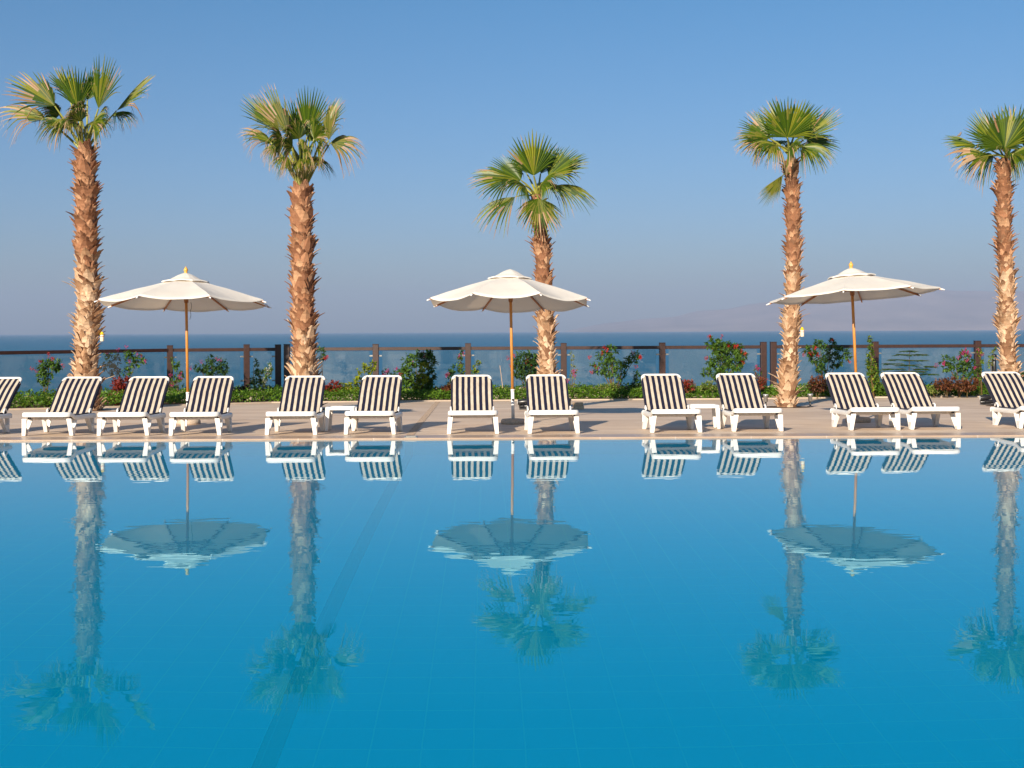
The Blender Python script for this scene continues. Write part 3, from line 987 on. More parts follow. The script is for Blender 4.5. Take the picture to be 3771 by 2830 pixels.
# ------------------------------------------------------------------ palms
PD = 26.6
PK = PD / 23.4
PS = F / PD   # photo pixels per metre at the palms
def frond(parent, base, hub, A, phi, Rl, half, nseg, dry, rng, old=0.0, droop=.3, droop_side=.9):
    mb_ = MB()
    # stalk
    mid = (base + hub) / 2 + Vector((0, 0, .04))
    path = smooth_path([base, mid, hub], 6)
    n = len(path)
    mb_.tube(path, [.029 - .015 * i / (n - 1) for i in range(n)], 6, 2, flat=.7)
    A = A.normalized()
    perp = Vector((-A.z, 0, A.x)).normalized()
    if perp.z < 0: perp = -perp
    cam = Vector((0, -1, 0))
    Nn = perp * math.cos(phi) + cam * math.sin(phi)
    Nn = (Nn - A * Nn.dot(A)).normalized()
    B = A.cross(Nn)
    dt = 2 * half / nseg
    down = Vector((0, 0, -1))
    for i in range(nseg):
        t = -half + dt * (i + .5)
        tt = abs(t) / half
        Lg = Rl * (1.0 - .50 * max(0, tt - .25) ** 1.3) * rng.uniform(.92, 1.06)
        d = A * math.cos(t) + B * math.sin(t)
        s = -A * math.sin(t) + B * math.cos(t)
        ang_down = max(0, -d.z)
        dr = droop * rng.uniform(.7, 1.3) + (droop_side if tt > .72 else 0) * (tt - .72) / .28 * rng.uniform(.6, 1.2)
        dr = min(dr, 1.15)
        brk = rng.random() < dry * .35
        isdry = rng.random() < dry * (.25 + .5 * tt)
        st = [0.015, .22, .42, .58, .72, .86, 1.0]
        o = len(mb_.v)
        tw = rng.uniform(-.12, .12)
        for q in st:
            r = q * Lg
            bend = max(0, q - .42) / .58
            g = down * (dr * bend ** 2 * Lg * .55)
            if brk: g = g + down * (max(0, q - .55) * Lg * .55)
            cup = Nn * (-.10 * Rl * (tt ** 2) * q) + Nn * (-.05 * Rl * q * q)
            c = hub + d * r * (1 - (.25 * max(0, q - .55) if brk else 0)) + g + cup
            wmax = r * dt * .53
            if q > .58:
                wmax = .58 * Lg * dt * .53 * max(0.05, (1 - (q - .58) / .42)) ** .8
            fold = wmax * 1.0
            ss = s + Nn * tw * bend
            mb_.v.append(tuple(c - ss * wmax - Nn * fold)); mb_.v.append(tuple(c)); mb_.v.append(tuple(c + ss * wmax - Nn * fold))
        for k in range(len(st) - 1):
            a = o + k * 3
            mi = 0
            if isdry and k >= 2: mi = 1
            if k >= 5 and rng.random() < .05 + dry: mi = 1
            if old > rng.random() and mi == 0: mi = 3
            mb_.f.append((a, a + 1, a + 4, a + 3)); mb_.m.append(mi)
            mb_.f.append((a + 1, a + 2, a + 5, a + 4)); mb_.m.append(mi)
        # hanging fibres
        if rng.random() < .30 + dry * .5:
            q = rng.uniform(.55, .95)
            p = Vector(mb_.v[o + 3 * 4 + 1]) if q < .75 else Vector(mb_.v[o + 3 * 5 + 1])
            l = rng.uniform(.05, .15) * (1 + dry * .6)
            w = .0025
            off = Vector((rng.uniform(-.06, .06), rng.uniform(-.06, .06), 0))
            o2 = len(mb_.v)
            for z in range(4):
                f_ = z / 3
                pp = p + d * .04 * f_ + off * math.sin(f_ * 3) + down * l * f_ ** 1.5
                mb_.v.append(tuple(pp + Vector((-w, 0, 0)))); mb_.v.append(tuple(pp + Vector((w, 0, 0))))
            for z in range(3):
                a = o2 + z * 2
                mb_.f.append((a, a + 1, a + 3, a + 2)); mb_.m.append(1)
    return mb_.build('frond', [M['palm_leaf'], M['palm_dry'], M['petiole'], M['palm_leaf_old']], parent)

def boots(mb_, path, radf, z_lo, z_hi, rng, size, out, per_row, step, mi_lo, mi_hi, z_switch):
    """cut leaf bases spiralling up the trunk"""
    z = z_lo
    k = 0
    def centre(z):
        for a, b in zip(path, path[1:]):
            if a.z <= z <= b.z:
                return a.lerp(b, (z - a.z) / max(1e-6, b.z - a.z))
        return path[-1] if z > path[-1].z else path[0]
    while z < z_hi:
        big = .80 + .65 * (.5 + .5 * math.sin(z * 3.1 + z * z)) 
        for j in range(per_row):
            a = 2 * math.pi * (j + .5 * (k % 2)) / per_row + rng.uniform(-.18, .18)
            zz = z + rng.uniform(-.3, .3) * step
            c = centre(zz); r = radf(zz)
            e = Vector((math.cos(a), math.sin(a), 0)); sd = Vector((-math.sin(a), math.cos(a), 0))
            sz = size * big * rng.uniform(.7, 1.25) * (.8 if zz < .35 else 1)
            w = sz * rng.uniform(.38, .55)
            ot = out * big * rng.uniform(.35, 1.5)
            lean = rng.uniform(-.45, .45)
            if rng.random() < .10: ot *= 1.7
            low = rng.random() < (1.0 if zz < z_switch - .25 else 0.0 if zz > z_switch + .25 else .5)
            mi = mi_lo if low else mi_hi
            sts = [(0, 0.0, 1.0), (.38, .28, .92), (.72, .62, .62), (1.0, 1.0, .18)]
            th = .014
            o = len(mb_.v)
            curl = rng.uniform(-.25, .2)
            for h, q, ww in sts:
                p = c + e * (r - .015 + ot * q ** 1.3) + Vector((0, 0, sz * (h + curl * max(0, h - .5)))) + sd * (lean * sz * h)
                cw = w * ww
                bow = e * (-.25 * cw)
                mb_.v.append(tuple(p - sd * cw + bow)); mb_.v.append(tuple(p + e * .004)); mb_.v.append(tuple(p + sd * cw + bow))
                mb_.v.append(tuple(p + sd * cw * .8 + bow - e * th)); mb_.v.append(tuple(p - sd * cw * .8 + bow - e * th))
            for s_ in range(3):
                b0 = o + s_ * 5
                for f in range(5):
                    g_ = (f + 1) % 5
                    mb_.f.append((b0 + f, b0 + g_, b0 + 5 + g_, b0 + 5 + f)); mb_.m.append(mi)
            b0 = o + 15
            mb_.f.append((b0, b0 + 1, b0 + 2, b0 + 3, b0 + 4)); mb_.m.append(mi)
            # loose fibre
            if rng.random() < .35:
                p = c + e * (r + rng.uniform(0, .03)) + Vector((0, 0, rng.uniform(0, .1)))
                dirv = (e * rng.uniform(.2, 1) + sd * rng.uniform(-1, 1) + Vector((0, 0, rng.uniform(-1, .6)))).normalized()
                l = rng.uniform(.04, .11)
                o = len(mb_.v); wv = sd * .004
                mb_.v += [tuple(p - wv), tuple(p + wv), tuple(p + dirv * l)]
                mb_.f.append((o, o + 1, o + 2)); mb_.m.append(mi)
        z += step * rng.uniform(.85, 1.15)
        k += 1

def palm(label, cl, r_low, r_high, top_neck, fronds, seed, boot, z_switch, flare=0.0):
    rng = random.Random(seed)
    base = cl[0]
    zb = dz(PD)
    T = thing('palm_tree', label, 'palm tree', (base.x, base.y, zb), 0, 'fan palms along the terrace')
    O = Vector((base.x, base.y, zb))
    r_low, r_high, top_neck, z_switch = r_low * PK, r_high * PK, top_neck * PK, z_switch * PK + .2
    boot = (boot[0] * PK, boot[1] * PK, boot[2], boot[3] * PK)
    path = smooth_path([p - O for p in cl], 8)
    zt = path[-1].z
    def radf(z):
        f = max(0, min(1, z / zt))
        r = r_low + (r_high - r_low) * f
        r += flare * math.exp(-z / .25)
        if z > zt - top_neck:
            r *= 1 - .45 * (z - (zt - top_neck)) / top_neck
        return r
    m_ = MB()
    m_.tube(path, [radf(p.z) * .94 for p in path], 18, 2)
    boots(m_, path, radf, .02, zt - top_neck * .6, rng, boot[0], boot[1], boot[2], boot[3], 0, 1, z_switch)
    m_.build('trunk', [M['boot_low'], M['boot_high'], M['bark']], T)
    top = path[-1]
    for fr in fronds:
        (hx, hy, dd, ax, az, ay, phi, Rl, half, dry, old) = fr[:11]
        dr, ds = (fr[11], fr[12]) if len(fr) > 12 else (.22, .9)
        b_o = fr[13] if len(fr) > 13 else 0.0
        hub = at(hx, hy, PD + dd * PK) - O; Rl *= PK
        bs = top + Vector((rng.uniform(-.05, .05), rng.uniform(-.05, .05), -.06 - b_o))
        frond(T, bs, hub, Vector((ax, ay, az)), math.radians(phi), Rl, math.radians(half), max(20, int(half * 2 / 5.2)), dry, rng, old, dr, ds)
    return T

def z1(x, y): return (x * .3917, 150 + y * .3917)
def z2(x, y): return (820 + x * .3736, 280 + y * .3736)
def z3(x, y): return (1680 + x * .3614, 460 + y * .3614)
def z4(x, y): return (2640 + x * .3133, 340 + y * .3133)
def z5(x, y): return (3371 + x * .3012, 380 + y * .3012)
def FR(zf, hx, hy, dd, ax, az, ay, phi, Rl, half, dry, old=0.1, dr=.22, ds=.9, bo=0.0):
    x, y = zf(hx, hy)
    return (x, y, dd, ax, az, ay, phi, Rl, half, dry, old, dr, ds, bo)

def line(pts, d=PD):
    out = []
    g = at(pts[0][0], pts[0][1], d)
    out.append(Vector((g.x, d, dz(d) - .05)))
    for x, y in pts[1:]:
        out.append(at(x, y, d))
    return out

FR1 = [
    FR(z1, 515, 615, -.25, -.72, .66, -.1, 50, 1.0, 52, .5, .35, .15, 1.0),
    FR(z1, 430, 745, .10, -.95, .48, .0, 34, .95, 52, .9, .5, .35, 1.1),
    FR(z1, 730, 640, .25, -.12, 1.0, .1, 75, .86, 42, .05, .05, .05, .5),
    FR(z1, 925, 640, -.30, .14, 1.0, -.05, 78, 1.0, 34, .15, .15, .05, .9),
    FR(z1, 1095, 660, .15, .70, .82, .0, 30, 1.0, 44, .7, .3, .10, 1.2),
    FR(z1, 760, 760, -.45, -.1, .75, -.5, 55, .45, 75, .3, .35, .9, 1.4),
    FR(z1, 870, 780, -.30, .55, .30, -.4, 50, .52, 85, .4, .2, 1.0, 1.3),
    FR(z1, 600, 790, -.20, -.65, .15, -.4, 45, .52, 80, .35, .2, 1.1, 1.3),
    FR(z1, 640, 500, .45, -.35, .95, .1, 60, .60, 50, .3, .2, .1, .8),
    FR(z1, 820, 560, .40, .25, .95, .2, 70, .74, 48, .15, .1, .1, .7),
    FR(z1, 830, 800, .35, .4, .5, .6, 50, .60, 75, .3, .2, .8, 1.1),
    FR(z1, 700, 810, .35, -.5, .4, .6, 50, .60, 75, .3, .2, .8, 1.1),
    FR(z1, 1060, 700, .30, .75, .35, .4, 35, .50, 75, .6, .2, .9, 1.2),
    FR(z1, 760, 700, .0, -.1, .5, -.8, 60, .50, 85, .3, .3, .9, 1.2),
    FR(z1, 560, 700, .1, -.5, .5, -.5, 50, .50, 80, .5, .3, .9, 1.2),
    FR(z1, 680, 740, -.3, -.3, -.1, -.8, 60, .42, 85, .35, .2, 1.0, 1.2),
    FR(z1, 920, 720, .0, .4, .2, -.8, 60, .48, 85, .3, .3, .9, 1.2),
]
FR2 = [
    FR(z2, 655, 590, -.30, -.38, 1.0, -.05, 42, 1.02, 42, .35, .7, .08, 1.2),
    FR(z2, 560, 560, .10, -.62, .85, .05, 34, .95, 46, .15, .2, .05, 1.0),
    FR(z2, 830, 600, .20, .10, 1.0, .05, 82, .98, 38, .05, .05, .03, .8),
    FR(z2, 750, 620, .35, -.30, 1.0, .05, 70, .80, 42, .05, .1, .03, .8),
    FR(z2, 1045, 635, -.25, .02, 1.0, -.2, 62, .62, 36, .25, .95, .02, 1.3),
    FR(z2, 990, 560, .20, .35, 1.0, .1, 35, .80, 48, .30, .25, .08, .8),
    FR(z2, 1060, 660, -.10, 1.0, .12, -.1, 50, .68, 62, 1.0, .8, .75, 1.2),
    FR(z2, 470, 650, .05, -.80, .62, .0, 28, .66, 60, .95, .3, .55, 1.2),
    FR(z2, 540, 720, .00, -.75, .1, -.3, 40, .32, 80, .8, .3, 1.2, 1.3),
    FR(z2, 690, 700, -.45, -.15, .35, -.6, 45, .55, 85, .4, .4, 1.3, 1.4),
    FR(z2, 800, 760, -.40, .10, .55, -.6, 50, .46, 85, .3, .25, 1.2, 1.4),
    FR(z2, 930, 720, -.25, .30, .3, -.5, 45, .40, 80, .7, .3, 1.2, 1.3),
    FR(z2, 700, 860, .10, -.35, .1, .3, 45, .40, 80, .2, .15, 1.1, 1.2),
    FR(z2, 880, 820, .25, .45, .1, .4, 45, .48, 80, .25, .15, 1.0, 1.2),
    FR(z2, 850, 650, .40, .45, .75, .3, 50, .62, 60, .15, .1, .3, .9),
    FR(z2, 620, 700, .40, -.5, .5, .4, 45, .62, 70, .2, .15, .6, 1.0),
    FR(z2, 760, 620, -.1, -.1, .8, -.5, 60, .55, 80, .2, .2, .6, 1.2),
    FR(z2, 900, 620, -.0, .2, .8, -.5, 60, .55, 80, .2, .2, .6, 1.2),
    FR(z2, 600, 640, -.1, -.4, .3, -.8, 60, .55, 80, .3, .2, .9, 1.2),
    FR(z2, 860, 700, -.1, .2, .1, -.9, 65, .55, 85, .3, .2, .9, 1.2),
    FR(z2, 750, 780, .1, -.1, .1, -.9, 65, .50, 85, .2, .2, .9, 1.2),
    FR(z2, 760, 820, -.35, -.1, -.4, -.5, 60, .34, 70, .2, .2, .5, .8),
    FR(z2, 860, 800, -.30, .2, -.2, -.5, 60, .38, 70, .3, .2, .6, .8),
    FR(z2, 640, 800, -.25, -.4, -.2, -.5, 55, .38, 70, .4, .2, .8, .8),
    FR(z2, 780, 930, -.15, .0, 1.0, -.2, 60, .62, 20, .0, .3, .0, .0),
]
FR3 = [
    FR(z3, 790, 520, -.30, -.02, 1.0, -.15, 80, .84, 62, .05, .05, .05, .6),
    FR(z3, 660, 565, -.20, -.70, .62, -.1, 50, .66, 78, .05, .0, .10, .9),
    FR(z3, 560, 550, .05, -1.0, .18, -.05, 42, .80, 70, .15, .1, .30, 1.0),
    FR(z3, 940, 525, -.15, .62, .78, -.1, 44, .72, 66, .05, .05, .12, .9),
    FR(z3, 1010, 480, .10, .90, .52, .0, 36, .70, 60, .05, .05, .15, 1.0),
    FR(z3, 1010, 620, .0, .98, -.15, -.1, 30, .78, 62, .10, .25, .55, 1.0),
    FR(z3, 600, 735, -.10, -.90, -.38, -.2, 38, .80, 50, .30, .3, .55, 1.2),
    FR(z3, 835, 750, -.55, .12, -.95, -.35, 72, .70, 78, .25, .55, .10, .3),
    FR(z3, 860, 500, .35, .50, .9, .2, 60, .70, 40, .05, .05, .1, .8),
    FR(z3, 720, 500, .40, -.35, .9, .2, 60, .66, 36, .05, .05, .1, .8),
    FR(z3, 870, 600, -.35, .35, .2, -.6, 50, .50, 85, .05, .1, .9, 1.2),
    FR(z3, 700, 620, -.35, -.4, .1, -.6, 50, .50, 85, .05, .1, .9, 1.2),
    FR(z3, 900, 620, .40, .6, .2, .6, 50, .55, 80, .05, .1, .8, 1.2),
]
FR4 = [
    FR(z4, 830, 535, -.30, .02, 1.0, -.2, 78, .76, 90, .05, .08, .04, .6),
    FR(z4, 610, 540, -.15, -.75, .62, -.1, 58, .68, 90, .45, .2, .15, 1.0),
    FR(z4, 560, 560, .15, -1.0, .12, .0, 45, .60, 70, .35, .2, .35, 1.0),
    FR(z4, 1020, 560, -.05, .66, .74, .0, 38, .86, 46, .12, .1, .03, .9),
    FR(z4, 1060, 590, .20, 1.0, .18, .1, 48, .64, 70, .05, .05, .25, 1.0),
    FR(z4, 1000, 640, -.25, .75, -.12, -.4, 45, .60, 80, .10, .2, .8, 1.0),
    FR(z4, 700, 620, -.35, -.55, -.05, -.5, 50, .55, 85, .45, .25, .9, 1.2),
    FR(z4, 800, 480, .35, -.35, .92, .2, 65, .76, 70, .10, .05, .1, .8),
    FR(z4, 920, 480, .35, .35, .92, .2, 60, .74, 70, .05, .05, .1, .8),
    FR(z4, 860, 640, -.45, .10, .1, -.8, 55, .46, 85, .15, .15, 1.0, 1.2),
    FR(z4, 950, 620, .35, .5, .1, .6, 50, .55, 80, .10, .1, .9, 1.2),
    FR(z4, 780, 600, .35, -.5, .15, .6, 50, .60, 80, .15, .1, .9, 1.2),
    FR(z4, 775, 975, -.24, -.62, -.80, -.1, 66, .66, 26, .04, .85, .0, .0, .42),
]
FR5 = [
    FR(z5, 1090, 560, -.30, -.05, 1.0, -.15, 78, .80, 95, .05, .0, .05, .8),
    FR(z5, 980, 520, .15, -.45, .90, .05, 62, .78, 75, .05, .0, .08, .8),
    FR(z5, 1210, 470, .05, .35, .95, .05, 65, .80, 85, .05, .05, .05, .8),
    FR(z5, 1330, 540, .10, .95, .35, .0, 45, .75, 75, .05, .05, .2, 1.0),
    FR(z5, 740, 520, .20, -1.0, .30, .05, 38, .62, 66, .12, .05, .2, 1.0),
    FR(z5, 900, 640, -.20, -1.0, .12, -.2, 42, .82, 62, .95, .5, .45, 1.1),
    FR(z5, 960, 650, .10, -.85, -.05, .3, 40, .60, 75, .4, .1, .8, 1.1),
    FR(z5, 1200, 620, -.35, .35, .1, -.6, 50, .55, 85, .1, .1, 1.0, 1.2),
    FR(z5, 1300, 640, -.10, .8, .0, -.3, 45, .62, 80, .05, .1, .7, 1.0),
    FR(z5, 1120, 640, -.45, -.1, .1, -.7, 50, .48, 85, .15, .1, 1.0, 1.2),
    FR(z5, 1150, 500, .40, .1, .95, .25, 65, .72, 75, .05, .05, .1, .8),
    FR(z5, 1180, 640, .40, .2, .3, .7, 50, .58, 80, .05, .05, .8, 1.1),
]
palm('tallest and thickest palm, leftmost, with a shaggy trunk and browned fan leaf tips',
     line([(318, 1495), (315, 1364), (326, 1108), (320, 940), (317, 680), (312, 548)]), .205, .165, .12, FR1, 11, (.15, .095, 11, .082), 2.35, .10)
palm('second palm from the left, with a thick rough trunk and ragged half dry crown',
     line([(1126, 1495), (1122, 1364), (1117, 1108), (1111, 852), (1111, 740), (1116, 690)]), .215, .165, .26, FR2, 22, (.155, .085, 11, .085), 1.0, .08)
palm('shortest palm, its slim trunk behind the centre umbrella, with spreading green crown',
     line([(2018, 1495), (2015, 1364), (2010, 1193), (2000, 990), (1990, 852), (1975, 715)]), .150, .120, .20, FR3, 33, (.125, .070, 9, .078), 1.7, .05)
palm('slim palm with a round green crown and one yellow leaf hanging halfway down its trunk',
     line([(2897, 1495), (2904, 1400), (2912, 1290), (2919, 1108), (2922, 850), (2914, 650), (2912, 560)]), .140, .105, .38, FR4, 44, (.120, .066, 9, .074), 2.2, .06)
palm('rightmost palm, its slim trunk behind the last lounger and crown cut by the photo edge',
     line([(3724, 1480), (3715, 1364), (3707, 1190), (3705, 1000), (3697, 850), (3697, 680), (3700, 575)]), .150, .105, .30, FR5, 55, (.125, .080, 9, .078), 2.3, .04)

# round soil pits around the trunks
for k, px in enumerate((318, 1126, 2018, 2897, 3724)):
    p = at(px, 1495, PD)
    m_ = MB(); n = 28
    m_.add([(p.x + .50 * math.cos(2 * math.pi * i / n), p.y + .50 * math.sin(2 * math.pi * i / n), dz(p.y + .50 * math.sin(2 * math.pi * i / n)) + .004) for i in range(n)], [tuple(range(n))])
    tag(m_.build('tree_pit', M['soil']), kind='structure')

# bottles hanging on two trunks
def trap(px, py, label):
    p = at(px, py, PD - .02)
    T = thing('hanging_bottle', label, 'bottle', p)
    T.location = p; T.scale = (PK, PK, PK)
    m_ = MB(); m_.lathe((0, 0, 0), [(.030, 0), (.036, .01), (.037, .10), (.034, .115), (.022, .125)], 18)
    m_.build('bottle_body', M['bottle'], T, smooth=True)
    m_ = MB(); m_.lathe((0, 0, .126), [(.045, 0), (.046, .008), (.026, .018), (.024, .04), (.014, .05)], 18)
    m_.build('cap', M['yellow'], T, smooth=True)
    m_ = MB(); m_.lathe((0, 0, .085), [(.0376, 0), (.0378, .004), (.0376, .010)], 18)
    m_.build('label_band', M['red_paint'], T, smooth=True)
    m_ = MB(); m_.tube([(0, 0, .17), (-.01, 0, .24), (-.03, .0, .32)], .0025, 5)
    m_.build('hanging_wire', M['rubber'], T)
    return T
trap(376, 1258, 'yellow capped bottle hanging by a wire on the leftmost palm trunk')
trap(2954, 1241, 'yellow capped white bottle hanging on the trunk of the fourth palm')

# ------------------------------------------------------------------ garden lights, bricks, small things
def spot(px, py, label, h=.24, lean=0.0, d=None, g_=None):
    p = ground(px, py)
    T = thing('garden_spotlight', label, 'garden light', p, 0, 'garden spotlights near the palms'); T.scale = (1.14, 1.14, 1.14)
    m_ = MB(); m_.lathe((0, 0, 0), [(.055, 0), (.055, .015), (.02, .02), (.016, .06), (.016, h * .45)], 14); m_.build('stand', M['black'], T, smooth=True)
    m_ = MB(); m_.lathe((lean, 0, h * .42), [(.028, 0), (.036, .01), (.038, h * .40), (.050, h * .45), (.052, h * .56)], 16); m_.build('lamp_head', M['steel'], T, smooth=True)
    m_ = MB(); m_.lathe((lean, 0, h * .98), [(.050, 0), (.046, .004)], 16); m_.build('lens', M['metal_white'], T, smooth=True)
spot(2820, 1502, 'steel garden spotlight standing left of the fourth palm base')
spot(2984, 1500, 'steel garden spotlight standing right of the fourth palm base')
def floodlight(px, py, label, rz, sc=1.0):
    p = ground(px, py)
    T = thing('floodlight', label, 'garden light', p, rz, 'floodlights lying on the deck'); T.scale = (1.12, 1.12, 1.12)
    m_ = MB(); m_.tube([(-.09 * sc, 0, .13 * sc), (.10 * sc, .02, .15 * sc)], [.052 * sc, .045 * sc], 16); m_.build('housing', M['black'], T, smooth=True, bevel=.004)
    m_ = MB(); m_.tube([(-.094 * sc, 0, .129 * sc), (-.098 * sc, 0, .129 * sc)], .043 * sc, 16); m_.build('lens', M['metal_white'], T, smooth=True)
    m_ = MB(); m_.tube([(.0, .0, .09 * sc), (.02, .0, .03), (.10 * sc, .0, .025)], .014, 8); m_.box((.06 * sc, 0, .012), (.22 * sc, .13 * sc, .022)); m_.build('bracket', M['black'], T)
    m_ = MB(); m_.tube([(-.08, .05, .05 * sc), (.16 * sc, .06, .065 * sc)], [.04 * sc, .035 * sc], 14); m_.build('ballast_box', M['black'], T, smooth=True, bevel=.004)
floodlight(1926, 1509, 'black floodlight lying on the deck right of the centre umbrella pole', -.3)
floodlight(3628, 1492, 'black floodlight on the deck behind the last lounger on the right', -.2)
p = ground(2087, 1508)
T = thing('bollard_lamp', 'short dark bollard light beside the third palm, behind a lounger', 'garden light', p)
T.scale = (1.12, 1.12, 1.12)
m_ = MB(); m_.lathe((0, 0, 0), [(.075, 0), (.075, .15), (.07, .155)], 18); m_.build('body', simple('dark_green_paint', (.02, .035, .03), .4), T, smooth=True, bevel=.004)
m_ = MB(); m_.lathe((0, 0, .155), [(.085, 0), (.088, .01), (.08, .03), (.04, .04)], 18); m_.build('cap', M['black'], T, smooth=True)
p = ground(2131, 1508)
m_ = MB(); m_.box((0, 0, .03), (.19, .10, .06)); m_.box((-.01, .005, .0925), (.18, .10, .06), 0, Matrix.Rotation(.08, 3, 'Z'))
o = m_.build('paving_brick', M['brick'], bevel=.006); o.location = (p.x, p.y, p.z + .003); o.scale = (1.12, 1.12, 1.12)
tag(o, 'pale bricks stacked low on the deck right of the third palm', 'bricks')
# black pole by the fence right
p = at(3661, 1330, 32.6)
T = thing('black_post', 'glossy black cylindrical post left of the rightmost palm trunk', 'post', (p.x, p.y, -.35))
T.scale = (1.2, 1.2, 1.19)
m_ = MB(); m_.lathe((0, 0, 0), [(.045, 0), (.045, .84), (.04, .85)], 18); m_.build('shaft', M['black'], T, smooth=True)
m_ = MB(); m_.lathe((0, 0, .86), [(.048, 0), (.055, .01), (.055, .06), (.03, .075)], 18); m_.build('cap', M['black'], T, smooth=True)
# bird on the rightmost palm
p = at(3534, 500, PD + .17)
T = thing('bird', 'tiny grey bird perched on the left leaf of the rightmost palm', 'bird', p)
T.scale = (1.1, 1.1, 1.1)
m_ = MB(); m_.tube(smooth_path([(-.05, 0, -.01), (-.03, 0, .0), (0, 0, .015), (.02, 0, .045), (.028, 0, .065), (.036, 0, .068)], 3),
                   [.004, .007, .010, .015, .019, .022, .023, .022, .020, .017, .015, .013, .010, .006, .003, .001][:16], 10)
m_.build('body', M['feather'], T, smooth=True)
m_ = MB()
m_.tube([(.034, 0, .068), (.046, 0, .066)], [.003, .0005], 6); m_.build('beak', M['black'], T)
m_ = MB(); m_.add([(-.04, -.005, -.005), (-.04, .005, -.005), (-.095, .009, -.035), (-.095, -.009, -.035)], [(0, 1, 2, 3)])
m_.tube([(0, -.006, -.0), (0, -.006, -.03)], .0015, 5); m_.tube([(0, .006, 0), (0, .006, -.03)], .0015, 5)
m_.build('tail', M['feather'], T)

# ------------------------------------------------------------------ planting
def leaf(mb_, p, d, w, l, up, mi=0):
    d = d.normalized()
    s = d.cross(up)
    if s.length < 1e-3: s = Vector((1, 0, 0))
    s.normalize()
    n = s.cross(d)
    a = p + d * l * .45
    mb_.add([p, a + s * w * .5 + n * w * .12, p + d * l - n * l * .10, a - s * w * .5 + n * w * .12], [(0, 1, 2, 3)], mi)

def rv(rng): 
    while True:
        v = Vector((rng.uniform(-1, 1), rng.uniform(-1, 1), rng.uniform(-1, 1)))
        if .01 < v.length < 1: return v

UP = Vector((0, 0, 1))
def bed_d(d):
    return 31.4 + (d - 25.9) * 1.05 if d > 25.9 else 31.4 - (25.9 - d) * 2.0
def shrub(name, label, cat, px, base_d, lobes, mat, leafsz, density, seed, flowers=(), fmat=None, stem_r=.012, group=None, droop=.25, mat2=None):
    """lobes: (px, py, rx_px, ry_px) foliage clumps as seen; flowers: (px, py) clusters"""
    rng = random.Random(seed)
    base_d = bed_d(base_d); leafsz *= 1.16
    b = at(px, 1460, base_d); O = Vector((b.x, b.y, dz(b.y)))
    T = thing(name, label, cat, O, 0, group)
    sc = base_d / F
    fol, stm = MB(), MB()
    for li, (lx, ly, rx, ry) in enumerate(lobes):
        c = at(lx, ly, base_d + rng.uniform(-.08, .08)) - O
        rx_, rz_ = rx * sc, ry * sc
        rd = min(rx_, .38) * .9
        # stem to the clump
        mid = Vector((c.x * .35 + rng.uniform(-.03, .03), rng.uniform(-.04, .04), c.z * .5))
        if c.z > .12:
            stm.tube(smooth_path([(rng.uniform(-.03, .03), 0, 0), mid, c], 4), [stem_r * (1 - .07 * k) for k in range(9)], 6)
        nspr = max(8, int(density * (rx_ * rz_) ** .9 * 480))
        for _ in range(nspr):
            v = rv(rng)
            v = v.normalized() * (v.length ** .45)
            tip = c + Vector((v.x * rx_, v.y * rd, v.z * rz_))
            # uneven outline
            k_ = 1 + .28 * noise.noise(Vector((tip.x * 5, tip.y * 5, tip.z * 5 + seed)))
            tip = c + (tip - c) * k_
            inner = c + (tip - c) * rng.uniform(.45, .7) + Vector((0, 0, -rz_ * .12))
            dv = (tip - inner)
            ln = dv.length
            if ln < .01: continue
            nl = rng.randint(4, 7)
            for k in range(nl):
                q = inner + dv * (k + .5) / nl
                ld_ = (dv.normalized() * .6 + rv(rng) * 1.0 + Vector((0, 0, -droop * 1.2)))
                fol_l = leafsz * rng.uniform(.8, 1.5)
                leaf(fol, q, ld_, fol_l * .58, fol_l, (rv(rng) * .5 + UP), 1 if (mat2 and rng.random() < .35) else 0)
            if rng.random() < .25:
                stm.tube([inner, tip], [.003, .0015], 4, cap=False)
    if not stm.f: stm.tube([(0, 0, 0), (0, 0, .08)], stem_r, 5)
    stm.build('stem', M['stem'], T)
    fol.build('foliage', [M[mat], M[mat2 or mat]], T)
    for fx, fy in flowers:
        c = at(fx, fy, base_d - .12 + rng.uniform(-.05, .05)) - O
        fm = MB()
        for _ in range(rng.randint(9, 16)):
            v = rv(rng) * .050
            for a in range(3):
                leaf(fm, c + v, rv(rng) + Vector((0, -.3, .2)), .019, .031, UP)
        fm.tube([c + Vector((0, 0, -.07)), c], .0025, 4, cap=False)
        fm.build('flower', M[fmat or 'flower_red'], T)
    return T

FG = 'flowering shrubs along the glass fence'
D1 = 27.0
shrub('flowering_shrub', 'small lollipop shaped shrub with red flowers, furthest left', 'shrub', 163, 25.2,
      [(180, 1355, 42, 38), (200, 1340, 30, 28), (155, 1385, 26, 28), (170, 1410, 18, 18)], 'leaf_a', .062, 1.3, 1,
      [(118, 1358), (136, 1366), (147, 1330), (195, 1322), (232, 1348), (178, 1308)], 'flower_red', .014, FG)
shrub('flowering_shrub', 'open two topped shrub with pink flowers right of the leftmost palm', 'shrub', 460, 26.3,
      [(415, 1320, 30, 36), (420, 1365, 26, 22), (480, 1325, 28, 36), (505, 1330, 32, 24), (465, 1370, 22, 20), (380, 1350, 16, 12)], 'leaf_a', .065, 1.0, 2,
      [(435, 1287), (395, 1302), (465, 1277), (503, 1305), (520, 1310), (535, 1331), (478, 1330)], 'flower_pink', .012, FG)
shrub('climbing_plant', 'thin climber with pink flowers on the fence post left of the left umbrella pole', 'climbing plant', 655, D1 - .3,
      [(638, 1340, 10, 26), (655, 1355, 16, 24), (662, 1385, 18, 22), (655, 1420, 26, 26), (640, 1395, 12, 20)], 'leaf_a', .05, 1.3, 3,
      [(660, 1385), (668, 1392), (628, 1382), (634, 1418), (668, 1375)], 'flower_pink', .008)
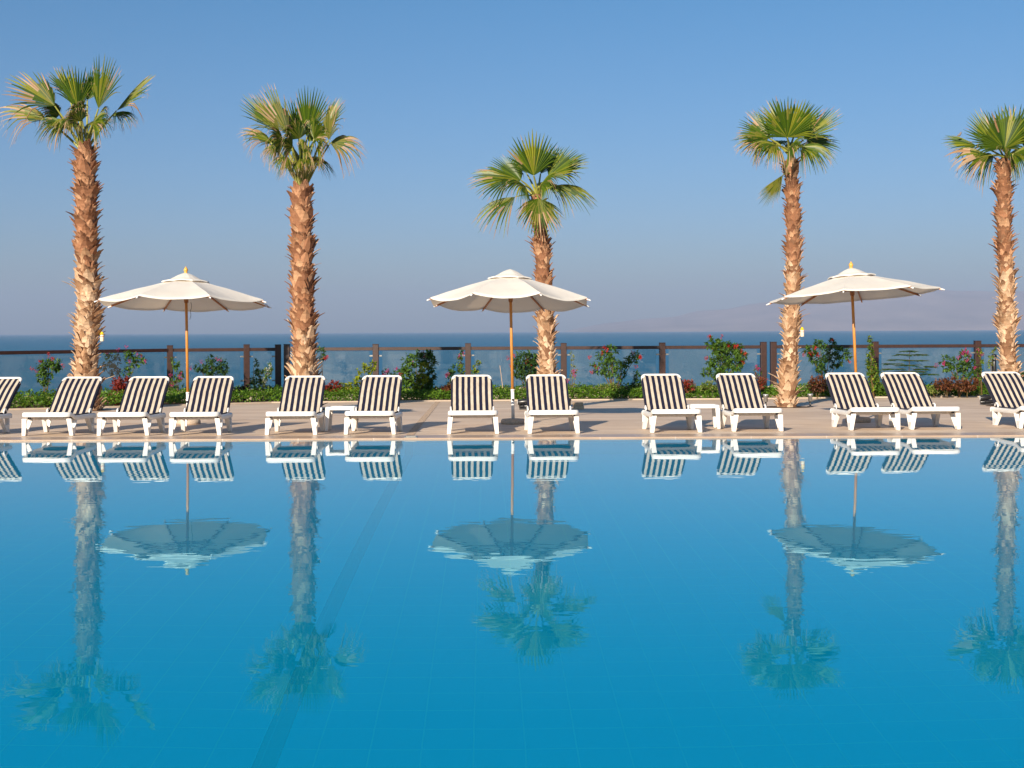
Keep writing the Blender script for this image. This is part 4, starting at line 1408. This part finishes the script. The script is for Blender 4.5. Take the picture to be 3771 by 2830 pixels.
shrub('flowering_shrub', 'dark dome shaped shrub behind the lounger right of the left umbrella', 'shrub', 785, D1,
      [(790, 1340, 42, 26), (785, 1365, 52, 20), (820, 1360, 28, 22), (735, 1355, 26, 16), (775, 1322, 18, 12)], 'leaf_dark', .055, 1.5, 4,
      [(743, 1333), (800, 1322), (702, 1356), (812, 1325)], 'flower_pink', .012, FG)
shrub('flowering_shrub', 'upright light green shrub with white flowers between two close fence posts', 'shrub', 960, D1 - .3,
      [(945, 1345, 9, 26), (958, 1385, 26, 30), (985, 1370, 16, 26), (955, 1420, 36, 28), (930, 1400, 10, 20), (995, 1350, 7, 12)], 'leaf_a', .055, 1.5, 5,
      [(985, 1362), (990, 1372), (970, 1396), (978, 1402), (930, 1390), (994, 1350)], 'flower_white', .010, FG, mat2='leaf_pale')
shrub('flowering_shrub', 'small dark sprig with dark flowers peeking out right of the second palm trunk', 'shrub', 1185, D1 - .1,
      [(1182, 1295, 14, 16), (1190, 1318, 12, 14)], 'leaf_dark', .06, 1.5, 6, [(1196, 1320), (1204, 1316)], 'flower_red', .008, FG)
shrub('climbing_plant', 'bright lime green climber at the post right of the second palm', 'climbing plant', 1345, D1 - .5,
      [(1318, 1375, 9, 20), (1320, 1400, 14, 18), (1370, 1345, 13, 16), (1365, 1365, 22, 16), (1345, 1350, 6, 12), (1300, 1425, 30, 24), (1335, 1435, 26, 22), (1262, 1418, 12, 16)],
      'leaf_lime', .07, 1.1, 7, stem_r=.008)
shrub('flowering_shrub', 'small cluster of deep pink flowers left of the big green shrub', 'shrub', 1425, D1 - .1,
      [(1420, 1372, 18, 12), (1450, 1378, 20, 10)], 'leaf_dark', .05, .9, 8, [(1415, 1374), (1424, 1370), (1430, 1365), (1458, 1358), (1475, 1378), (1412, 1382)], 'flower_pink', .006, FG)
shrub('flowering_shrub', 'large dense green shrub with lime yellow shoots between the second and third palms', 'shrub', 1535, D1 - .2,
      [(1500, 1375, 32, 44), (1530, 1325, 46, 28), (1585, 1330, 22, 34), (1545, 1410, 58, 34), (1580, 1380, 22, 40), (1495, 1420, 28, 26), (1560, 1300, 34, 12)],
      'leaf_a', .07, 1.7, 9, [(1559, 1297), (1520, 1340), (1476, 1379), (1566, 1312)], 'flower_red', .014, FG)
shrub('climbing_plant', 'lime yellow trailing vine in front of the large dense shrub', 'climbing plant', 1555, D1 - .65,
      [(1562, 1348, 11, 14), (1545, 1375, 14, 12), (1562, 1395, 13, 14), (1550, 1415, 14, 12), (1535, 1425, 10, 10)], 'leaf_lime', .08, 1.4, 10, stem_r=.006)
shrub('climbing_plant', 'narrow green column of climber left of the post by the square on lounger', 'climbing plant', 1697, D1 - .1,
      [(1697, 1305, 9, 16), (1694, 1335, 13, 16), (1698, 1365, 16, 18), (1700, 1400, 16, 20)], 'leaf_a', .06, 1.5, 11, [(1706, 1306), (1688, 1312)], 'flower_pink', .008, mat2='leaf_lime')
shrub('climbing_plant', 'yellow green shoot leaning right behind the square on lounger', 'climbing plant', 1740, D1 - .15,
      [(1762, 1340, 10, 12), (1752, 1358, 13, 12), (1745, 1375, 10, 12)], 'leaf_lime', .06, 1.5, 12, stem_r=.006, mat2='leaf_a')
shrub('climbing_plant', 'dark leafy shoot left of the square on lounger', 'climbing plant', 1655, D1 - .15,
      [(1668, 1360, 9, 12), (1656, 1378, 14, 14), (1655, 1405, 11, 20)], 'leaf_dark', .065, 1.5, 13, [(1645, 1382), (1652, 1378)], 'flower_pink', .007)
shrub('flowering_shrub', 'rounded dark green shrub with bright red flowers left of the third palm', 'shrub', 1935, D1 - .2,
      [(1925, 1325, 42, 30), (1960, 1320, 28, 30), (1905, 1365, 28, 34), (1945, 1380, 38, 40), (1960, 1350, 26, 30)], 'leaf_dark', .06, 1.8, 14,
      [(1879, 1346), (1938, 1334), (1945, 1330), (1956, 1340), (1942, 1318), (1895, 1310), (1870, 1320), (1953, 1344)], 'flower_red', .014, FG)
shrub('flowering_shrub', 'thin sparse stalk with pink flowers right of the third palm', 'shrub', 2108, D1 - .3,
      [(2105, 1310, 8, 18), (2112, 1335, 12, 20), (2110, 1380, 14, 26), (2118, 1360, 10, 16), (2100, 1410, 14, 20)], 'leaf_pale', .035, .8, 15,
      [(2115, 1368), (2112, 1372), (2117, 1385), (2089, 1404)], 'flower_pink', .006, FG)
shrub('flowering_shrub', 'forked Y shaped shrub with orange red flowers and a bare pale trunk', 'shrub', 2262, D1 - .2,
      [(2250, 1290, 26, 18), (2225, 1310, 34, 20), (2205, 1350, 34, 26), (2250, 1340, 28, 34), (2300, 1335, 26, 20), (2330, 1320, 28, 18), (2345, 1310, 16, 14), (2285, 1375, 22, 32), (2240, 1370, 26, 18)],
      'leaf_a', .06, 1.35, 16, [(2227, 1282), (2235, 1292), (2217, 1302), (2193, 1352), (2200, 1356), (2330, 1298), (2355, 1314), (2360, 1318), (2172, 1316), (2178, 1370), (2342, 1350)], 'flower_red', .016, FG)
shrub('small_conifer', 'small dark bushy plant left of the lounger by the right side table', 'plant', 2345, D1 - .3,
      [(2345, 1385, 12, 22), (2350, 1415, 24, 26), (2330, 1430, 22, 16)], 'leaf_dark', .05, 2.0, 17, stem_r=.008)
shrub('flowering_shrub', 'tallest densest shrub with red flowers, above the fence rail left of the fourth palm', 'shrub', 2665, D1 - .4,
      [(2625, 1262, 26, 24), (2655, 1280, 44, 28), (2705, 1280, 34, 26), (2650, 1330, 50, 38), (2710, 1335, 34, 34), (2660, 1385, 36, 30), (2735, 1310, 14, 22), (2605, 1370, 22, 16)],
      'leaf_a', .068, 1.8, 18, [(2612, 1240), (2656, 1240), (2705, 1274), (2712, 1275), (2628, 1287), (2634, 1284), (2729, 1293), (2745, 1304), (2682, 1276), (2736, 1336), (2600, 1320)], 'flower_red', .016, FG)
shrub('flowering_shrub', 'small reddish shrub with pink flowers left of the paired posts by the fourth palm', 'shrub', 2788, D1 - .3,
      [(2792, 1365, 12, 20), (2782, 1395, 18, 18)], 'leaf_rust', .05, 1.5, 19, [(2794, 1361), (2785, 1350)], 'flower_pink', .007, FG, mat2='leaf_a')
shrub('flowering_shrub', 'open crowned shrub with red flowers between the fourth palm and right umbrella pole', 'shrub', 3030, D1 - .3,
      [(3020, 1270, 24, 18), (2985, 1290, 28, 20), (3060, 1285, 38, 24), (3105, 1305, 28, 24), (3015, 1320, 38, 24), (3075, 1330, 28, 22), (3025, 1360, 22, 24), (3065, 1262, 14, 14)],
      'leaf_dark', .065, 1.5, 20, [(2984, 1300), (2990, 1303), (3014, 1308), (3129, 1330), (3065, 1251), (3005, 1282), (2961, 1307)], 'flower_red', .012, FG, mat2='leaf_a')
shrub('climbing_plant', 'ivy column smothering the fence post right of the right umbrella pole', 'climbing plant', 3215, D1 - .35,
      [(3205, 1270, 10, 14), (3204, 1300, 16, 20), (3206, 1340, 18, 26), (3218, 1370, 24, 26), (3220, 1410, 32, 30), (3202, 1248, 5, 12)], 'leaf_a', .06, 1.9, 21, stem_r=.012, mat2='leaf_lime')
# layered feathery plant
def layered(label, px, base_d, seed):
    rng = random.Random(seed)
    base_d = bed_d(base_d); b = at(px, 1440, base_d); O = Vector((b.x, b.y, dz(b.y))); sc = base_d / F
    T = thing('feathery_tree', label, 'plant', O)
    st, fo = MB(), MB()
    top = at(3350, 1292, base_d) - O
    st.tube([(0, 0, 0), (top.x * .5, 0, top.z * .5), top], [.014, .010, .004], 6)
    layers = [(3345, 1293, 38), (3318, 1306, 34), (3385, 1306, 32), (3310, 1325, 40), (3375, 1328, 44), (3285, 1340, 42), (3345, 1345, 50), (3420, 1350, 30), (3400, 1360, 34),
              (3290, 1360, 44), (3350, 1368, 60), (3420, 1378, 34), (3330, 1385, 50), (3270, 1372, 26)]
    for lx, ly, w in layers:
        c = at(lx, ly, base_d + rng.uniform(-.1, .1)) - O
        root = Vector((top.x * .6, 0, c.z - .06))
        for s in range(9):
            a = rng.uniform(0, 2 * math.pi)
            tip = c + Vector((math.cos(a) * w * sc * 1.0, math.sin(a) * w * sc * .8, rng.uniform(-.02, .02)))
            st.tube([root if s == 0 else c, tip], [.003, .0015], 4, cap=False)
            for k in range(11):
                q = c.lerp(tip, (k + .5) / 11) + Vector((0, 0, -.02 * (k / 11) ** 2))
                dd = (tip - c); side = Vector((-dd.y, dd.x, 0)).normalized()
                for sgn in (-1, 1):
                    leaf(fo, q, side * sgn + dd.normalized() * .5 + Vector((0, 0, rng.uniform(-.25, .1))), .024, .095, UP)
    st.build('stem', M['stem'], T); fo.build('foliage', M['leaf_a'], T)
layered('pale layered feathery plant behind the glass right of the ivy covered post', 3345, D1 + .15, 22)
shrub('flowering_shrub', 'shrub with pink red flowers left of the fence post near the right edge', 'shrub', 3535, D1 - .25,
      [(3475, 1325, 22, 18), (3520, 1340, 28, 26), (3550, 1315, 30, 24), (3565, 1345, 34, 30), (3590, 1375, 26, 26), (3490, 1350, 26, 20), (3545, 1380, 34, 22)],
      'leaf_a', .06, 1.3, 23, [(3474, 1333), (3476, 1340), (3555, 1290), (3548, 1297), (3563, 1298), (3530, 1317), (3561, 1326), (3572, 1312), (3590, 1355), (3448, 1346), (3545, 1302)], 'flower_pink', .012, FG, mat2='leaf_dark')
shrub('climbing_plant', 'sparse climber on the fence post nearest the right edge', 'climbing plant', 3612, D1 - .3,
      [(3607, 1290, 8, 12), (3612, 1315, 10, 20), (3616, 1345, 10, 22), (3612, 1380, 14, 22)], 'leaf_a', .045, 1.3, 24, [(3619, 1305), (3604, 1288)], 'flower_pink', .006, mat2='leaf_lime')
shrub('climbing_plant', 'yellowish stalk rising left of the black post', 'climbing plant', 3647, D1 - .2,
      [(3650, 1310, 8, 16), (3647, 1340, 8, 20), (3662, 1285, 10, 8)], 'leaf_lime', .045, 1.0, 25, stem_r=.006, mat2='leaf_a')
shrub('flowering_shrub', 'dark green shrub filling the corner right of the rightmost palm', 'shrub', 3800, D1 - .3,
      [(3775, 1400, 24, 24), (3800, 1380, 30, 30)], 'leaf_dark', .06, 1.6, 26, stem_r=.01, group=FG)

CG = 'low coleus bushes at the front of the planting bed'
D2 = 26.35
def low(label, px, py, rx, ry, mat, seed, d=D2, sz=.05, den=2.2, mat2=None, name='coleus_bush', cat='bush', g_=CG):
    shrub(name, label, cat, px, d, [(px - rx * .35, py + ry * .1, rx * .7, ry * .85), (px + rx * .3, py - ry * .1, rx * .75, ry * .9), (px, py + ry * .35, rx * .95, ry * .65)],
          mat, sz, den, seed, stem_r=.006, group=g_, droop=.05, mat2=mat2)
low('taller red coleus bush between the second and third loungers from the left', 450, 1422, 42, 40, 'leaf_red', 31, 25.6)
low('low rust coleus bush in front of the taller red one on the left', 432, 1468, 40, 22, 'leaf_rust', 32, 25.0, mat2='leaf_red')
low('dark maroon bush left of the white flowered shrub', 888, 1445, 36, 30, 'leaf_maroon', 33, 26.3)
low('bright red coleus bush right of the second palm', 1222, 1432, 42, 28, 'leaf_red', 34)
low('brown leaved bush left of the square on lounger', 1650, 1435, 26, 22, 'leaf_rust', 35, mat2='leaf_maroon')
low('red tipped bush right of the lounger beside the right side table', 2528, 1420, 34, 24, 'leaf_red', 36, mat2='leaf_rust')
low('rusty red bush at the foot of the paired posts near the fourth palm', 2792, 1412, 30, 28, 'leaf_rust', 37, mat2='leaf_red')
low('dark brown bush under the open crowned shrub left of the right umbrella', 3010, 1412, 38, 30, 'leaf_maroon', 38, mat2='leaf_rust')
low('brown bush under the pink flowered shrub near the right edge', 3485, 1412, 50, 26, 'leaf_rust', 39, mat2='leaf_maroon')
low('second brown bush right of the first one near the right edge', 3562, 1415, 40, 26, 'leaf_rust', 40, mat2='leaf_maroon')
VG = 'pale variegated low plants in the planting bed'
for k, (x, y, rx, ry, dd, lab) in enumerate([
    (100, 1478, 26, 18, 24.0, 'pale variegated plant under the lollipop shrub, further left of two'),
    (178, 1478, 26, 18, 24.2, 'pale variegated plant under the lollipop shrub, further right of two'),
    (640, 1462, 36, 18, 25.6, 'pale variegated plant left of the left umbrella pole'),
    (715, 1460, 20, 18, 25.6, 'pale variegated plant right of the left umbrella pole'),
    (1640, 1455, 22, 14, 26.2, 'pale variegated plant beside the brown bush left of the square on lounger'),
    (2240, 1428, 40, 20, 26.6, 'pale variegated plant under the forked shrub'),
    (2600, 1425, 44, 22, 26.5, 'pale variegated plant under the tallest shrub'),
    (3440, 1432, 26, 16, 26.6, 'pale variegated plant left of the brown bushes near the right edge')]):
    low(lab, x, y, rx, ry, 'leaf_pale', 50 + k, dd, .042, 2.2, 'leaf_cover', 'variegated_plant', 'plant', VG)

# ground cover: one carpet of small leaves
rng = random.Random(77)
gc = MB()
xv = -9.9
cnt = 0
while cnt < 46000:
    x = rng.uniform(-12.6, 14.2)
    y0, y1 = edge_y(x) + .07, fence_y(x) - .25
    f = rng.random() ** 1.5
    y = y0 + (y1 - y0) * f
    hh = .20 + .12 * f + .055 * noise.noise(Vector((x * 1.7, y * 1.7, 0))) + .04 * noise.noise(Vector((x * 5, y * 5, 3)))
    hh *= .75 + .5 * (noise.noise(Vector((x * .6, 9, 0))) * .5 + .5)
    front = min(1, (y - y0) / .10)
    z = hh * (rng.random() ** .35) * (.45 + .55 * front)
    s = rng.uniform(.042, .085)
    leaf(gc, Vector((x, y + rng.uniform(-.03, .0), max(.015, z * 1.1) + dz(y))), rv(rng) + Vector((0, -.45, .25)), s * .75, s, rv(rng) * .4 + UP)
    cnt += 1
tag(gc.build('ground_cover', M['leaf_cover']), 'dense low green ground cover filling the planting bed', 'ground cover', kind='stuff')

# garden stakes
def stake(px, py0, py1, px1, d, lab):
    d = bed_d(d); a, b = at(px, py0, d), at(px1, py1, d)
    m_ = MB(); a.z = dz(d); m_.tube([a, b], [.008, .007], 8); m_.lathe(b, [(.0075, 0), (.009, .004), (.004, .012)], 8)
    tag(m_.build('garden_stake', M['bait'] if False else M['brick']), lab, 'garden stake', 'thin wooden garden stakes')
stake(1857, 1440, 1348, 1841, D1 - .1, 'thin pale leaning stake left of the centre umbrella pole')
stake(936, 1440, 1355, 933, D1 - .1, 'thin pale upright stake in the white flowered shrub')

# ------------------------------------------------------------------ air, light, camera
mb = MB()
mb.box((0, 4700, 260), (54000, 27600, 560))
hz = mb.build('haze', bpy.data.materials.new('haze'))
tag(hz, kind='stuff')
hm = hz.data.materials[0]; hm.use_nodes = True
ht = hm.node_tree; ht.nodes.remove(ht.nodes['Principled BSDF'])
pv = N(ht, 'ShaderNodeVolumePrincipled')
pv.inputs['Color'].default_value = (0.39, 0.47, 0.64, 1)
pv.inputs['Density'].default_value = 0.00010
pv.inputs['Anisotropy'].default_value = 0.0
L(ht, pv.outputs[0], ht.nodes['Material Output'].inputs['Volume'])

sun_dir = Vector((-1.03, -2.45, 1.0)).normalized()   # towards the sun
el = math.asin(sun_dir.z)
az = math.atan2(sun_dir.x, sun_dir.y)
ld = bpy.data.lights.new('sun', 'SUN'); ld.energy = 5.0; ld.angle = math.radians(.5); ld.color = (1.0, .87, .70)
so = bpy.data.objects.new('sun', ld); COL.objects.link(so)
so.rotation_euler = (-sun_dir).to_track_quat('-Z', 'Y').to_euler()
so.location = (0, 0, 50)
wd = bpy.data.worlds.new('World'); S.world = wd; wd.use_nodes = True
t = wd.node_tree
bg = t.nodes['Background']
sky = N(t, 'ShaderNodeTexSky'); sky.sky_type = 'NISHITA'; sky.sun_disc = False
sky.sun_elevation = el; sky.sun_rotation = az
sky.air_density = 1.0; sky.dust_density = 0.8; sky.ozone_density = 2.5
tc = N(t, 'ShaderNodeTexCoord'); sx = N(t, 'ShaderNodeSeparateXYZ'); L(t, tc.outputs['Generated'], sx.inputs[0])
tint = ramp(t, sx.outputs[2], [(0.0, (0.64, 0.67, 0.81)), (0.08, (0.53, 0.67, .90)), (0.26, (.35, .71, .93))])
L(t, mixc(t, 1.0, sky.outputs[0], tint, 'MULTIPLY'), bg.inputs[0])
bg.inputs[1].default_value = 0.065

cam = bpy.data.cameras.new('camera'); co = bpy.data.objects.new('camera', cam); COL.objects.link(co)
cam.sensor_width = 36; cam.lens = 45.0
cam.shift_x = (1885.5 - PX) / 3771; cam.shift_y = -(1415 - PY) / 3771
cam.clip_start = .05; cam.clip_end = 100000
co.matrix_world = Matrix.Translation((0, 0, EYE)) @ Matrix.Rotation(math.pi / 2, 4, 'X') @ Matrix.Rotation(-ROLL, 4, 'Z')
S.camera = co
S.view_settings.view_transform = 'Standard'; S.view_settings.look = 'None'
S.view_settings.gamma = 1; S.view_settings.exposure = 0.86
c = S.cycles
c.max_bounces = 10; c.transparent_max_bounces = 16; c.transmission_bounces = 8
c.volume_bounces = 1
c.caustics_reflective = False; c.caustics_refractive = True
c.use_denoising = True
c.sample_clamp_indirect = 4
